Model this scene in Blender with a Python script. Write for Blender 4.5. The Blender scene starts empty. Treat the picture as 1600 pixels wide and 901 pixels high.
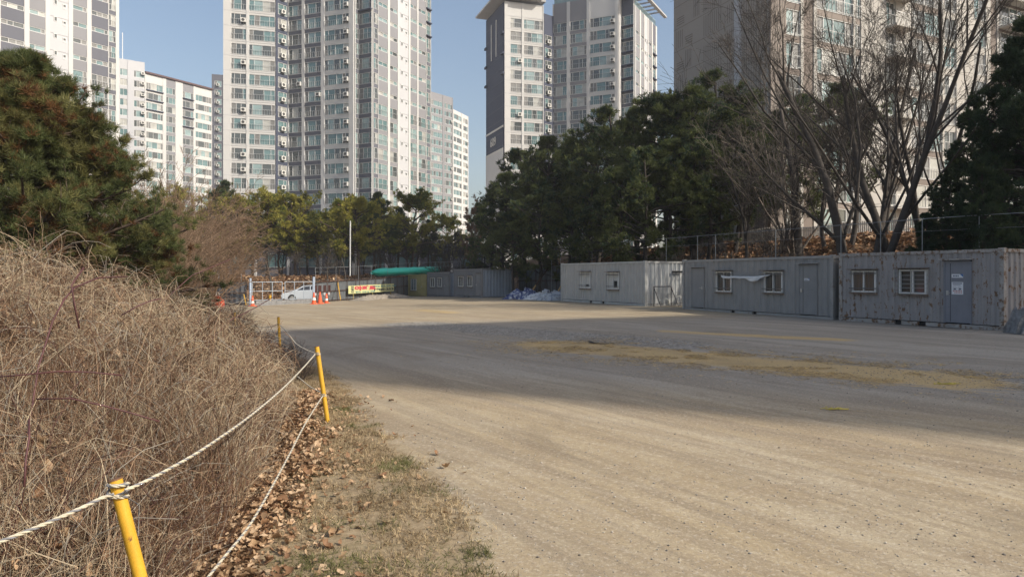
import bpy, math, random
import numpy as np
from mathutils import Vector, Matrix
random.seed(7); rng = np.random.default_rng(7)
scene = bpy.context.scene; C = scene.collection
# ------------------------------------------------------------------ camera, world, sun, exposure
F = 1081.0; HY = 431.0; EYE = 1.76
cam = bpy.data.cameras.new('camera'); cam.sensor_width = 36; cam.lens = 36*F/1600; cam.shift_y = -19.5/1600
cam.clip_start = 0.05; cam.clip_end = 3000
co = bpy.data.objects.new('camera', cam); C.objects.link(co); co.location = (0, 0, EYE); co.rotation_euler = (math.pi/2, 0, 0)
scene.camera = co
SD = Vector((0.894, -0.447, 0)).normalized(); SE = math.radians(37)
w = bpy.data.worlds.new('World'); scene.world = w; w.use_nodes = True
sky = w.node_tree.nodes.new('ShaderNodeTexSky'); sky.sky_type = 'NISHITA'; sky.sun_disc = False
sky.sun_elevation = SE; sky.sun_rotation = math.atan2(SD.x, SD.y); sky.air_density = 1.15; sky.dust_density = 3.4; sky.ozone_density = 1.0
bg = w.node_tree.nodes['Background']; bg.inputs[1].default_value = 0.145
w.node_tree.links.new(sky.outputs[0], bg.inputs[0])
sl = bpy.data.lights.new('sun', 'SUN'); sl.energy = 4.4; sl.angle = math.radians(0.6); sl.color = (1.0, 0.92, 0.80)
so = bpy.data.objects.new('sun', sl); C.objects.link(so); so.location = (60, -30, 60)
so.rotation_euler = Vector((SD.x*math.cos(SE), SD.y*math.cos(SE), math.sin(SE))).to_track_quat('Z', 'Y').to_euler()
scene.view_settings.view_transform = 'Standard'; scene.view_settings.look = 'None'; scene.view_settings.gamma = 1
scene.view_settings.exposure = 0.2
scene.render.engine = 'CYCLES'; scene.cycles.max_bounces = 6; scene.cycles.diffuse_bounces = 3; scene.cycles.glossy_bounces = 3
scene.cycles.volume_bounces = 0; scene.cycles.use_denoising = True
try: scene.cycles.denoising_input_passes = 'RGB_ALBEDO_NORMAL'
except Exception: pass

# ------------------------------------------------------------------ helpers
def G(px, py, Z): return Vector(((px-800)/F*Z, Z, EYE-(py-HY)/F*Z))
def GX(px, Z): return (px-800)/F*Z
def tag(o, label=None, cat=None, group=None, kind=None):
    if label: o['label'] = label
    if cat: o['category'] = cat
    if group: o['group'] = group
    if kind: o['kind'] = kind
    return o
def empty(name, loc, rz=0, label=None, cat=None, group=None):
    o = bpy.data.objects.new(name, None); C.objects.link(o); o.location = loc; o.rotation_euler = (0, 0, rz); o.empty_display_size = .2
    return tag(o, label, cat, group)
def copy_tree(o, parent=None):
    c = o.copy(); C.objects.link(c)
    if parent is not None: c.parent = parent
    for ch in o.children[:]: copy_tree(ch, c)
    return c

MATS = {}
def mat(name, col, rough=.7, var=.12, scale=3.0, bump=0.0, bscale=None, metal=0.0, spec=.4, col2=None, mix=(.45, .65), stretch=None, coat=0, sss=0):
    if name in MATS: return MATS[name]
    m = bpy.data.materials.new(name); m.use_nodes = True; nt = m.node_tree; N = nt.nodes; Lk = nt.links
    b = N['Principled BSDF']; b.inputs['Roughness'].default_value = rough; b.inputs['Metallic'].default_value = metal
    b.inputs['Specular IOR Level'].default_value = spec; b.inputs['Coat Weight'].default_value = coat
    tc = N.new('ShaderNodeTexCoord'); mp = N.new('ShaderNodeMapping'); Lk.new(tc.outputs['Object'], mp.inputs[0])
    if stretch: mp.inputs['Scale'].default_value = stretch
    nz = N.new('ShaderNodeTexNoise'); nz.inputs['Scale'].default_value = scale; nz.inputs['Detail'].default_value = 6; nz.inputs['Roughness'].default_value = .6
    Lk.new(mp.outputs[0], nz.inputs['Vector'])
    c = col; lo = [max(0, x*(1-var)) for x in c]; hi = [min(1, x*(1+var)) for x in c]
    r = N.new('ShaderNodeValToRGB'); r.color_ramp.elements[0].position = .3; r.color_ramp.elements[1].position = .7
    r.color_ramp.elements[0].color = (*lo, 1); r.color_ramp.elements[1].color = (*hi, 1)
    Lk.new(nz.outputs['Fac'], r.inputs[0]); out = r.outputs[0]
    if col2:
        n2 = N.new('ShaderNodeTexNoise'); n2.inputs['Scale'].default_value = scale*2.3; n2.inputs['Detail'].default_value = 8; n2.inputs['Roughness'].default_value = .7
        Lk.new(mp.outputs[0], n2.inputs['Vector'])
        r2 = N.new('ShaderNodeValToRGB'); r2.color_ramp.elements[0].position = mix[0]; r2.color_ramp.elements[1].position = mix[1]
        Lk.new(n2.outputs['Fac'], r2.inputs[0])
        mx = N.new('ShaderNodeMix'); mx.data_type = 'RGBA'; Lk.new(r2.outputs[0], mx.inputs[0]); Lk.new(out, mx.inputs[6]); mx.inputs[7].default_value = (*col2, 1)
        out = mx.outputs[2]
    Lk.new(out, b.inputs['Base Color'])
    if bump:
        bn = N.new('ShaderNodeBump'); bn.inputs['Strength'].default_value = bump; bn.inputs['Distance'].default_value = .02
        n3 = N.new('ShaderNodeTexNoise'); n3.inputs['Scale'].default_value = bscale or scale*6; n3.inputs['Detail'].default_value = 4
        Lk.new(mp.outputs[0], n3.inputs['Vector']); Lk.new(n3.outputs['Fac'], bn.inputs['Height']); Lk.new(bn.outputs[0], b.inputs['Normal'])
    MATS[name] = m; return m
def leafmat(name, col, var=.35, trans=.25, rough=.6):
    if name in MATS: return MATS[name]
    m = mat(name, col, rough=rough, var=var, scale=1.3, spec=.25)
    nt = m.node_tree; b = nt.nodes['Principled BSDF']; o = nt.nodes['Material Output']
    t = nt.nodes.new('ShaderNodeBsdfTranslucent'); ms = nt.nodes.new('ShaderNodeMixShader'); ms.inputs[0].default_value = trans
    src = b.inputs['Base Color'].links[0].from_socket; nt.links.new(src, t.inputs[0])
    nt.links.new(b.outputs[0], ms.inputs[1]); nt.links.new(t.outputs[0], ms.inputs[2]); nt.links.new(ms.outputs[0], o.inputs[0])
    return m

class MB:
    def __init__(s): s.v = []; s.f = []; s.m = []
    def add(s, vs, fs, mi=0):
        o = len(s.v); s.v += [tuple(v) for v in vs]; s.f += [tuple(i+o for i in f) for f in fs]; s.m += [mi]*len(fs)
    def box(s, x0, x1, y0, y1, z0, z1, mi=0):
        s.add([(x0,y0,z0),(x1,y0,z0),(x1,y1,z0),(x0,y1,z0),(x0,y0,z1),(x1,y0,z1),(x1,y1,z1),(x0,y1,z1)],
              [(0,3,2,1),(4,5,6,7),(0,1,5,4),(1,2,6,5),(2,3,7,6),(3,0,4,7)], mi)
    def fbox(s, A, u, n, s0, s1, d0, d1, z0, z1, mi=0):   # box in a frame: along u, outwards n
        P = lambda a, d, z: (A.x+u.x*a+n.x*d, A.y+u.y*a+n.y*d, z)
        s.add([P(s0,d1,z0),P(s1,d1,z0),P(s1,d0,z0),P(s0,d0,z0),P(s0,d1,z1),P(s1,d1,z1),P(s1,d0,z1),P(s0,d0,z1)],
              [(0,3,2,1),(4,5,6,7),(0,1,5,4),(1,2,6,5),(2,3,7,6),(3,0,4,7)], mi)
    def tube(s, pts, r, n=8, mi=0, cap=True):
        pts = [Vector(p) for p in pts]; rs = r if isinstance(r, (list, tuple)) else [r]*len(pts); rings = []
        for i, p in enumerate(pts):
            t = (pts[min(i+1, len(pts)-1)]-pts[max(i-1, 0)]).normalized()
            a = t.cross(Vector((0, 0, 1)) if abs(t.z) < .95 else Vector((1, 0, 0))).normalized(); b = t.cross(a)
            rings.append([p+(a*math.cos(k*2*math.pi/n)+b*math.sin(k*2*math.pi/n))*rs[i] for k in range(n)])
        vs = [v for rr in rings for v in rr]; fs = []
        for i in range(len(pts)-1):
            for k in range(n): fs.append((i*n+k, i*n+(k+1) % n, (i+1)*n+(k+1) % n, (i+1)*n+k))
        if cap: fs.append(tuple(range(n-1, -1, -1))); fs.append(tuple((len(pts)-1)*n+k for k in range(n)))
        s.add(vs, [f[::-1] for f in fs], mi)
    def lathe(s, prof, n=20, mi=0, c=(0, 0, 0), mis=None):
        o = len(s.v); vs = []
        for r, z in prof:
            for k in range(n): vs.append((c[0]+r*math.cos(2*math.pi*k/n), c[1]+r*math.sin(2*math.pi*k/n), c[2]+z))
        for i in range(len(prof)-1):
            s.add([], [], mi)
        s.v += vs
        for i in range(len(prof)-1):
            for k in range(n):
                s.f.append((o+i*n+k, o+i*n+(k+1) % n, o+(i+1)*n+(k+1) % n, o+(i+1)*n+k)); s.m.append(mis[i] if mis else mi)
        s.f.append(tuple(o+(len(prof)-1)*n+k for k in range(n))); s.m.append(mis[-1] if mis else mi)
    def build(s, name, mats, parent=None, smooth=False, world=True, bevel=0):
        mats = mats if isinstance(mats, (list, tuple)) else [mats]
        me = bpy.data.meshes.new(name); off = Vector((0, 0, 0))
        if parent is not None and world:
            p = parent
            while p is not None: off = off+Vector(p.location); p = p.parent
        vs = [(v[0]-off.x, v[1]-off.y, v[2]-off.z) for v in s.v] if world else s.v
        me.from_pydata(vs, [], s.f)
        for m in mats: me.materials.append(m)
        me.polygons.foreach_set('material_index', s.m)
        if smooth: me.polygons.foreach_set('use_smooth', [True]*len(s.f))
        me.update()
        o = bpy.data.objects.new(name, me); C.objects.link(o)
        if parent is not None: o.parent = parent
        if bevel:
            bv = o.modifiers.new('bevel', 'BEVEL'); bv.width = bevel; bv.segments = 2; bv.limit_method = 'ANGLE'
        return o
def np_mesh(name, V, Fc, mats, mi=None, smooth=False, parent=None):
    V = np.ascontiguousarray(V.reshape(-1, 3), np.float32); k = Fc.shape[1]; n = len(Fc)
    me = bpy.data.meshes.new(name); me.vertices.add(len(V)); me.vertices.foreach_set('co', V.ravel())
    me.loops.add(n*k); me.loops.foreach_set('vertex_index', np.ascontiguousarray(Fc, np.int32).ravel())
    me.polygons.add(n); me.polygons.foreach_set('loop_start', np.arange(0, n*k, k, dtype=np.int32))
    try: me.polygons.foreach_set('loop_total', np.full(n, k, np.int32))
    except Exception: pass
    for m in (mats if isinstance(mats, (list, tuple)) else [mats]): me.materials.append(m)
    if mi is not None: me.polygons.foreach_set('material_index', np.ascontiguousarray(mi, np.int32))
    if smooth: me.polygons.foreach_set('use_smooth', np.ones(n, bool))
    me.update(calc_edges=True); me.validate()
    o = bpy.data.objects.new(name, me); C.objects.link(o)
    if parent is not None: o.parent = parent
    return o
def nrm(a): return a/np.maximum(np.linalg.norm(a, axis=-1, keepdims=True), 1e-9)
def tubes_np(P, R, n=3):       # P (N,K,3), R (N,K)
    N, K, _ = P.shape; T = np.gradient(P, axis=1); T = nrm(T)
    ref = np.where(np.abs(T[..., 2:3]) < .9, np.array([0, 0, 1.]), np.array([1., 0, 0])); A = nrm(np.cross(T, ref)); B = np.cross(T, A)
    a = np.arange(n)*2*np.pi/n
    V = P[:, :, None]+R[:, :, None, None]*(A[:, :, None]*np.cos(a)[:, None]+B[:, :, None]*np.sin(a)[:, None])
    i = np.arange(N)[:, None, None]*K*n; j = np.arange(K-1)[None, :, None]*n; k = np.arange(n)[None, None]; k2 = (k+1) % n
    Fc = np.stack([i+j+k, i+j+n+k, i+j+n+k2, i+j+k2], -1).reshape(-1, 4)
    return V.reshape(-1, 3), Fc
def vnoise(x, y, s, seed=0):   # smooth value noise
    r = np.random.default_rng(seed).random((64, 64)); x = x/s; y = y/s
    xi = np.floor(x).astype(int); yi = np.floor(y).astype(int); fx = x-xi; fy = y-yi; fx = fx*fx*(3-2*fx); fy = fy*fy*(3-2*fy)
    g = lambda a, b: r[a % 64, b % 64]
    return (g(xi, yi)*(1-fx)+g(xi+1, yi)*fx)*(1-fy)+(g(xi, yi+1)*(1-fx)+g(xi+1, yi+1)*fx)*fy
def ss(x, a, b): t = np.clip((x-a)/(b-a), 0, 1); return t*t*(3-2*t)

# ------------------------------------------------------------------ terrain height
def gz(x, y):
    return -(0.0085*np.clip(y-45, 0, 45)+0.022*np.clip(-x, 0, 26)*ss(y, 15, 45))
def rowd(x, y): return (x-3.5)*.911+(y-48.8)*.413
def Hgt(x, y):
    x = np.asarray(x, float); y = np.asarray(y, float)
    d = rowd(x, y); hill = 4.3*ss(d, 4.2, 15)*ss(x, -12, 4)+.6*ss(d, 15, 30)*ss(x, -12, 6)
    yb = np.interp(x, [-19, -12.5], [69, 86]); bank = 2.4*ss(y-yb, 0, 8)
    g = gz(x, y)
    lot = (vnoise(x, y, 3.1, 3)-.5)*.05*ss(y, 2, 6)*(1-ss(y, 60, 70))
    rough = (vnoise(x, y, 2.3, 5)-.5)*.5*np.clip(ss(d, 5, 9)+ss(y-yb, 1, 7), 0, 1)
    return g+np.maximum(hill, bank)+lot+rough
def H(x, y): return float(Hgt(x, y))
PX = np.array([0, 3, 8.3, 14.5, 16.6, 25, 35, 50]); PE = np.array([-1.45, -1.66, -2.55, -4.9, -6.6, -10.2, -15.0, -21])
def edge(y): return np.interp(y, [0, 4, 7, 10, 14, 17, 25, 35, 50], [-1.5, -1.78, -2.4, -3.2, -5.35, -7.2, -10.7, -15.3, -21.5])
def segd(x, y, ax, ay, bx, by):
    t = np.clip(((x-ax)*(bx-ax)+(y-ay)*(by-ay))/((bx-ax)**2+(by-ay)**2), 0, 1)
    return np.hypot(x-ax-t*(bx-ax), y-ay-t*(by-ay))

# ------------------------------------------------------------------ ground
def ground_material():
    m = bpy.data.materials.new('lot_ground'); m.use_nodes = True; nt = m.node_tree; N = nt.nodes; L = nt.links; b = N['Principled BSDF']
    b.inputs['Roughness'].default_value = .93; b.inputs['Specular IOR Level'].default_value = .15
    tc = N.new('ShaderNodeTexCoord')
    def noise(sc, det=6, ro=.6, st=None, dist=0):
        n = N.new('ShaderNodeTexNoise'); n.inputs['Scale'].default_value = sc; n.inputs['Detail'].default_value = det; n.inputs['Roughness'].default_value = ro; n.inputs['Distortion'].default_value = dist
        if st:
            m0_ = N.new('ShaderNodeMapping'); m0_.inputs['Rotation'].default_value = (0, 0, -st[1]); mp = N.new('ShaderNodeMapping'); mp.inputs['Scale'].default_value = st[0]; L.new(tc.outputs['Object'], m0_.inputs[0]); L.new(m0_.outputs[0], mp.inputs[0]); L.new(mp.outputs[0], n.inputs['Vector'])
        else: L.new(tc.outputs['Object'], n.inputs['Vector'])
        return n.outputs['Fac']
    def ramp(f, a, c, c0=(0, 0, 0), c1=(1, 1, 1)):
        r = N.new('ShaderNodeValToRGB'); e = r.color_ramp.elements; e[0].position = a; e[1].position = c; e[0].color = (*c0, 1); e[1].color = (*c1, 1); L.new(f, r.inputs[0]); return r.outputs[0]
    def mix(f, a, c):
        x = N.new('ShaderNodeMix'); x.data_type = 'RGBA'
        for s_, v in ((0, f), (6, a), (7, c)):
            if isinstance(v, (tuple, float)): x.inputs[s_].default_value = (*v, 1) if isinstance(v, tuple) else v
            else: L.new(v, x.inputs[s_])
        return x.outputs[2]
    def math_(op, a, c):
        x = N.new('ShaderNodeMath'); x.operation = op
        for i, v in enumerate((a, c)):
            if isinstance(v, (float, int)): x.inputs[i].default_value = v
            else: L.new(v, x.inputs[i])
        return x.outputs[0]
    def attr(n):
        a = N.new('ShaderNodeAttribute'); a.attribute_name = n; return a.outputs['Fac']
    def masked(att, nz, k=.55):   # attribute broken up by noise
        return ramp(math_('ADD', attr(att), math_('MULTIPLY', math_('SUBTRACT', nz, .5), k)), .42, .58)
    big = noise(.35, 4, .55); mid = noise(2.2, 8, .65); fine = noise(45, 6, .7); tiny = noise(160, 3, .7)
    streak = noise(1.0, 7, .62, ((.10, .75, 1), math.radians(122)), .5); tyre = noise(1.0, 3, .5, ((.05, 5.5, 1), math.radians(121)), .25); tyre2 = noise(1.0, 3, .5, ((.06, 4.5, 1), math.radians(139)), .3)
    streak2 = noise(1.0, 6, .6, ((.11, 1.9, 1), math.radians(128)), .4)
    c = mix(ramp(big, .35, .65), (.42, .34, .215), (.33, .255, .15))
    c = mix(math_('MULTIPLY', ramp(streak, .48, .68), .6), c, (.45, .385, .275))
    c = mix(math_('MULTIPLY', ramp(streak2, .46, .60), .7), c, (.235, .185, .125)); c = mix(math_('MULTIPLY', ramp(noise(.9, 9, .72, ((.35, 1.0, 1), math.radians(125)), .6), .5, .62), .38), c, (.49, .43, .31)); c = mix(math_('MULTIPLY', ramp(tyre, .52, .58), .38), c, (.21, .17, .12)); c = mix(math_('MULTIPLY', ramp(tyre2, .54, .62), .18), c, (.55, .48, .37))
    c = mix(math_('MULTIPLY', ramp(mid, .45, .75), .4), c, (.26, .19, .115))
    shade_mask = attr('grey'); shade_col = mix(ramp(streak, .4, .6), (.215, .208, .192), (.31, .30, .275)); shade_col = mix(math_('MULTIPLY', ramp(streak2, .48, .60), .6), shade_col, (.165, .16, .148)); c = mix(math_('MULTIPLY', shade_mask, .82), c, shade_col)  # grey mix paints the tower shadow's cooler, darker tone into the dirt colour
    # pebbly specks
    vo = N.new('ShaderNodeTexVoronoi'); vo.inputs['Scale'].default_value = 38; vo.inputs['Randomness'].default_value = 1; L.new(tc.outputs['Object'], vo.inputs['Vector'])
    sp = N.new('ShaderNodeSeparateColor'); L.new(vo.outputs['Color'], sp.inputs[0])
    dot = math_('MULTIPLY', math_('LESS_THAN', vo.outputs['Distance'], .33), math_('GREATER_THAN', sp.outputs[0], .80))
    dotc = mix(sp.outputs[1], (.13, .115, .10), (.50, .47, .42))
    c = mix(math_('MULTIPLY', dot, .5), c, dotc)
    c = mix(math_('MULTIPLY', ramp(fine, .42, .68), .5), c, (.19, .155, .12)); c = mix(math_('MULTIPLY', ramp(noise(13, 6, .75), .5, .62), .4), c, (.24, .18, .12)); c = mix(math_('MULTIPLY', ramp(noise(28, 5, .75), .53, .63), .5), c, (.56, .49, .39))
    c = mix(math_('MULTIPLY', ramp(tiny, .5, .75), .25), c, (.55, .48, .40))
    # coarse dark gravel patch
    v2 = N.new('ShaderNodeTexVoronoi'); v2.inputs['Scale'].default_value = 16; L.new(tc.outputs['Object'], v2.inputs['Vector'])
    s2 = N.new('ShaderNodeSeparateColor'); L.new(v2.outputs['Color'], s2.inputs[0])
    gr = mix(s2.outputs[0], (.10, .095, .085), (.33, .32, .30))
    c = mix(math_('MULTIPLY', masked('gravel', noise(1.6, 8, .7, ((.5, 1.4, 1), math.radians(-30)))), .8), c, gr)
    # straw patches
    st = mix(ramp(noise(22, 8, .8, ((1, 3, 1), math.radians(20))), .35, .65), (.24, .18, .10), (.66, .47, .20))
    c = mix(math_('MULTIPLY', masked('straw', noise(2.2, 9, .75, ((.5, 1.6, 1), math.radians(-25))), 1.0), .8), c, st)
    # verge
    vg = mix(ramp(noise(14, 8, .7), .35, .7), (.22, .165, .10), (.38, .30, .195)); vg = mix(math_('MULTIPLY', ramp(noise(5, 6, .7), .5, .7), .4), vg, (.14, .135, .06))
    c = mix(masked('verge', noise(4.5, 9, .75), .9), c, vg)
    # leaf litter
    v3 = N.new('ShaderNodeTexVoronoi'); v3.inputs['Scale'].default_value = 7; L.new(tc.outputs['Object'], v3.inputs['Vector'])
    s3 = N.new('ShaderNodeSeparateColor'); L.new(v3.outputs['Color'], s3.inputs[0])
    lf = mix(s3.outputs[0], (.10, .06, .035), (.30, .18, .10)); lf = mix(math_('MULTIPLY', ramp(noise(.8, 5), .4, .7), .6), lf, (.09, .062, .04))
    c = mix(masked('litter', noise(2, 8, .7), .5), c, lf)
    rd = mix(noise(9, 8, .7), (.20, .18, .15), (.33, .29, .22)); c = mix(attr('road'), c, rd)
    stn = ramp(noise(.55, 7, .65, ((.5, 1, 1), math.radians(125)), 1.2), .56, .64); c = mix(math_('MULTIPLY', stn, .28), c, (.17, .135, .095)); L.new(c, b.inputs['Base Color'])
    bp = N.new('ShaderNodeBump'); bp.inputs['Strength'].default_value = .55; bp.inputs['Distance'].default_value = .02
    hgt = math_('ADD', math_('MULTIPLY', fine, .5), math_('ADD', math_('MULTIPLY', mid, .9), math_('MULTIPLY', dot, .35)))
    hgt = math_('ADD', hgt, math_('MULTIPLY', streak2, .35)); L.new(hgt, bp.inputs['Height']); L.new(bp.outputs[0], b.inputs['Normal'])
    return m
def rangeset(*segs):
    o = []
    for a, b_, st in segs: o += list(np.arange(a, b_-1e-6, st))
    o.append(segs[-1][1]); return np.array(o)
gxs = rangeset((-900, -120, 60), (-120, -40, 5), (-40, -14, 1), (-14, 19, .25), (19, 60, 1), (60, 140, 5), (140, 900, 60))
gys = rangeset((-300, -20, 40), (-20, 0, 2), (0, 36, .25), (36, 84, .5), (84, 120, 2), (120, 300, 12), (300, 1500, 100))
XX, YY = np.meshgrid(gxs, gys); ZZ = Hgt(XX, YY); nx, ny = len(gxs), len(gys)
idx = np.arange(nx*ny).reshape(ny, nx)
FC = np.stack([idx[:-1, :-1], idx[:-1, 1:], idx[1:, 1:], idx[1:, :-1]], -1).reshape(-1, 4)
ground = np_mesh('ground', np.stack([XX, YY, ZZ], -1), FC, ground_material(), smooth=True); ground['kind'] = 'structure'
def setattr_(n, v):
    a = ground.data.attributes.new(n, 'FLOAT', 'POINT'); a.data.foreach_set('value', np.ascontiguousarray(v.ravel(), np.float32))
d1 = segd(XX, YY, 1.2, 17.6, 7.2, 11.8); d2 = segd(XX, YY, 3.5, 15.3, 5.2, 13.2); d3 = segd(XX, YY, 5, 22, 9, 19)
setattr_('straw', np.maximum(np.clip(.95-d1/2.4, 0, 1), np.clip(.75-d3/1.6, 0, 1))+np.clip(.6-segd(XX, YY, -5, 38, -3, 34)/4, 0, 1))
setattr_('gravel', np.maximum(np.clip(1.05-segd(XX, YY, -3.6, 25.6, 4.0, 17.8)/2.2, 0, 1), np.clip(1-segd(XX, YY, 6.5, 13, 11, 9)/1.8, 0, 1)))
setattr_('grey', np.clip(ss(YY-(-.42*XX), 9.5, 13.5)*(1-ss(YY-.35*XX, 24, 30)*.97), 0, 1))  # mask follows the tower's shadow band, where shade is painted into the ground
vl = np.interp(YY, [2, 4, 5.3, 7, 8.3, 11, 14, 20, 40], [-.45, -.15, -.42, -1.1, -1.75, -2.7, -4.1, -7.4, -15])
setattr_('verge', np.clip(.5+(vl-XX)*1.1, 0, 1)*(1-ss(YY, 36, 46)))
dd = rowd(XX, YY)
lit = np.maximum(ss(dd, 3.2, 5)*ss(YY, -40, -20), ss(YY-np.interp(XX, [-19, -12.5], [69, 86]), -.5, 1.5)); lit = np.maximum(lit, ss(edge(YY)+.45-XX, -.1, .5)*(YY < 60)*(YY > -5))
setattr_('litter', lit); setattr_('road', (YY > 60)*(YY < 69)*(XX < -17)*1.0)

# ------------------------------------------------------------------ materials
WHITE = mat('tower_white', (.55, .545, .53), .8, .05, .15); WGREY = mat('tower_pale_grey', (.48, .485, .50), .8, .05, .15)
MGREY = mat('tower_mid_grey', (.235, .235, .25), .8, .05, .15); DGREY = mat('tower_dark_grey', (.125, .13, .155), .8, .05, .15)
NAVY = mat('tower_navy', (.055, .065, .10), .8, .05, .15); BEIGE = mat('tower_beige', (.36, .325, .29), .85, .06, .2)
BROWN = mat('tower_brown', (.19, .16, .14), .85, .06, .2); PLUM = mat('tower_plum', (.25, .215, .19), .85, .06, .2); SHELL = mat('groove_dark', (.20, .18, .16), .9)
ROOFM = mat('roof_grey', (.40, .40, .40), .8, .08, .3); OFFW = mat('tower_off_white', (.42, .405, .375), .85, .08, .2); MAROON = mat('roof_maroon', (.11, .07, .07), .8)
FRAME = mat('window_frame_white', (.70, .70, .68), .5, .03); RAIL = mat('rail_grey', (.42, .43, .43), .45, .05, metal=.3)
def glass(name, col, rough=.08):
    m = mat(name, col, rough, .25, .6, spec=.9); return m
GT = glass('glass_teal', (.12, .20, .205)); GL = glass('glass_pale', (.24, .33, .33)); GD = glass('glass_dark', (.075, .085, .085)); GS = glass('insect_screen_grey', (.16, .16, .155), .6); GC = glass('glass_curtain', (.38, .38, .35), .3)
WM = [FRAME, GT, GL, GD, GS, GC, RAIL]
ACW = mat('ac_casing', (.62, .61, .57), .5, .05); ACD = mat('ac_fan_dark', (.06, .06, .06), .6)
CMAP = {'white': 0, 'pale': 1, 'mid': 2, 'dark': 3, 'navy': 4, 'beige': 5, 'brown': 6, 'plum': 7, 'groove': 8, 'roof': 9, 'maroon': 10, 'off': 11}
CM = [WHITE, WGREY, MGREY, DGREY, NAVY, BEIGE, BROWN, PLUM, SHELL, ROOFM, MAROON, OFFW]

# ------------------------------------------------------------------ apartment towers
def win_mb(w, h, typ, var, rail=True, fw=.07):
    r = random.Random(int(w*100)*7+var*13+len(typ)); a = MB(); b = MB()
    if typ == 'T':
        a.box(0, w, -.03, 0, 0, h, 3); 
        for x0, x1, z0, z1 in ((0, w, 0, fw), (0, w, h-fw, h), (0, fw, fw, h-fw), (w-fw, w, fw, h-fw)): a.box(x0, x1, -.09, .0, z0, z1, 0)
        return a, b
    n = max(2, int(round(w/1.05))); cuts = [0]; ws = []
    for i in range(n): ws.append(r.choice([.55, .8, 1.0, 1.5]))
    if n > 2: ws[0] = .6; ws[-1] = r.choice([.6, .6, 1])
    t = sum(ws); x = 0
    for i in range(n):
        x1 = x+w*ws[i]/t; g = r.choice([1, 1, 1, 2, 2, 3, 3, 3, 5, 5]) if ws[i] > .7 else r.choice([4, 3, 4, 1])
        a.box(x, x1, -.03-.01*(i % 2), 0, 0, h, g)
        if i: a.box(x-fw*.45, x+fw*.45, -.10, -.0401, fw, h-fw, 0)
        x = x1
    for x0, x1, z0, z1 in ((0, w, 0, fw), (0, w, h-fw, h), (0, fw, fw, h-fw), (w-fw, w, fw, h-fw)): a.box(x0, x1, -.12, .0, z0, z1, 0)
    if typ == 'W' and rail:
        k = max(3, int(w/.42)); z0, z1 = .06, 1.02
        b.box(.02, w-.02, -.27, -.23, z1, z1+.05, 0); b.box(.02, w-.02, -.27, -.23, z0, z0+.05, 0)
        for i in range(k+1):
            xx = .04+(w-.08)*i/k; b.box(xx-.02, xx+.02, -.265, -.235, z0+.05, z1, 0)
    return a, b
def face_geo(A, B):
    a = Vector((GX(A[0], A[1]), A[1], 0)); b = Vector((GX(B[0], B[1]), B[1], 0)); u = (b-a).normalized(); n = Vector((u.y, -u.x, 0)); return a, b, u, n
def spx(a, u, px):
    k = (px-800)/F; return (k*a.y-a.x)/(u.x-k*u.y)
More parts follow.
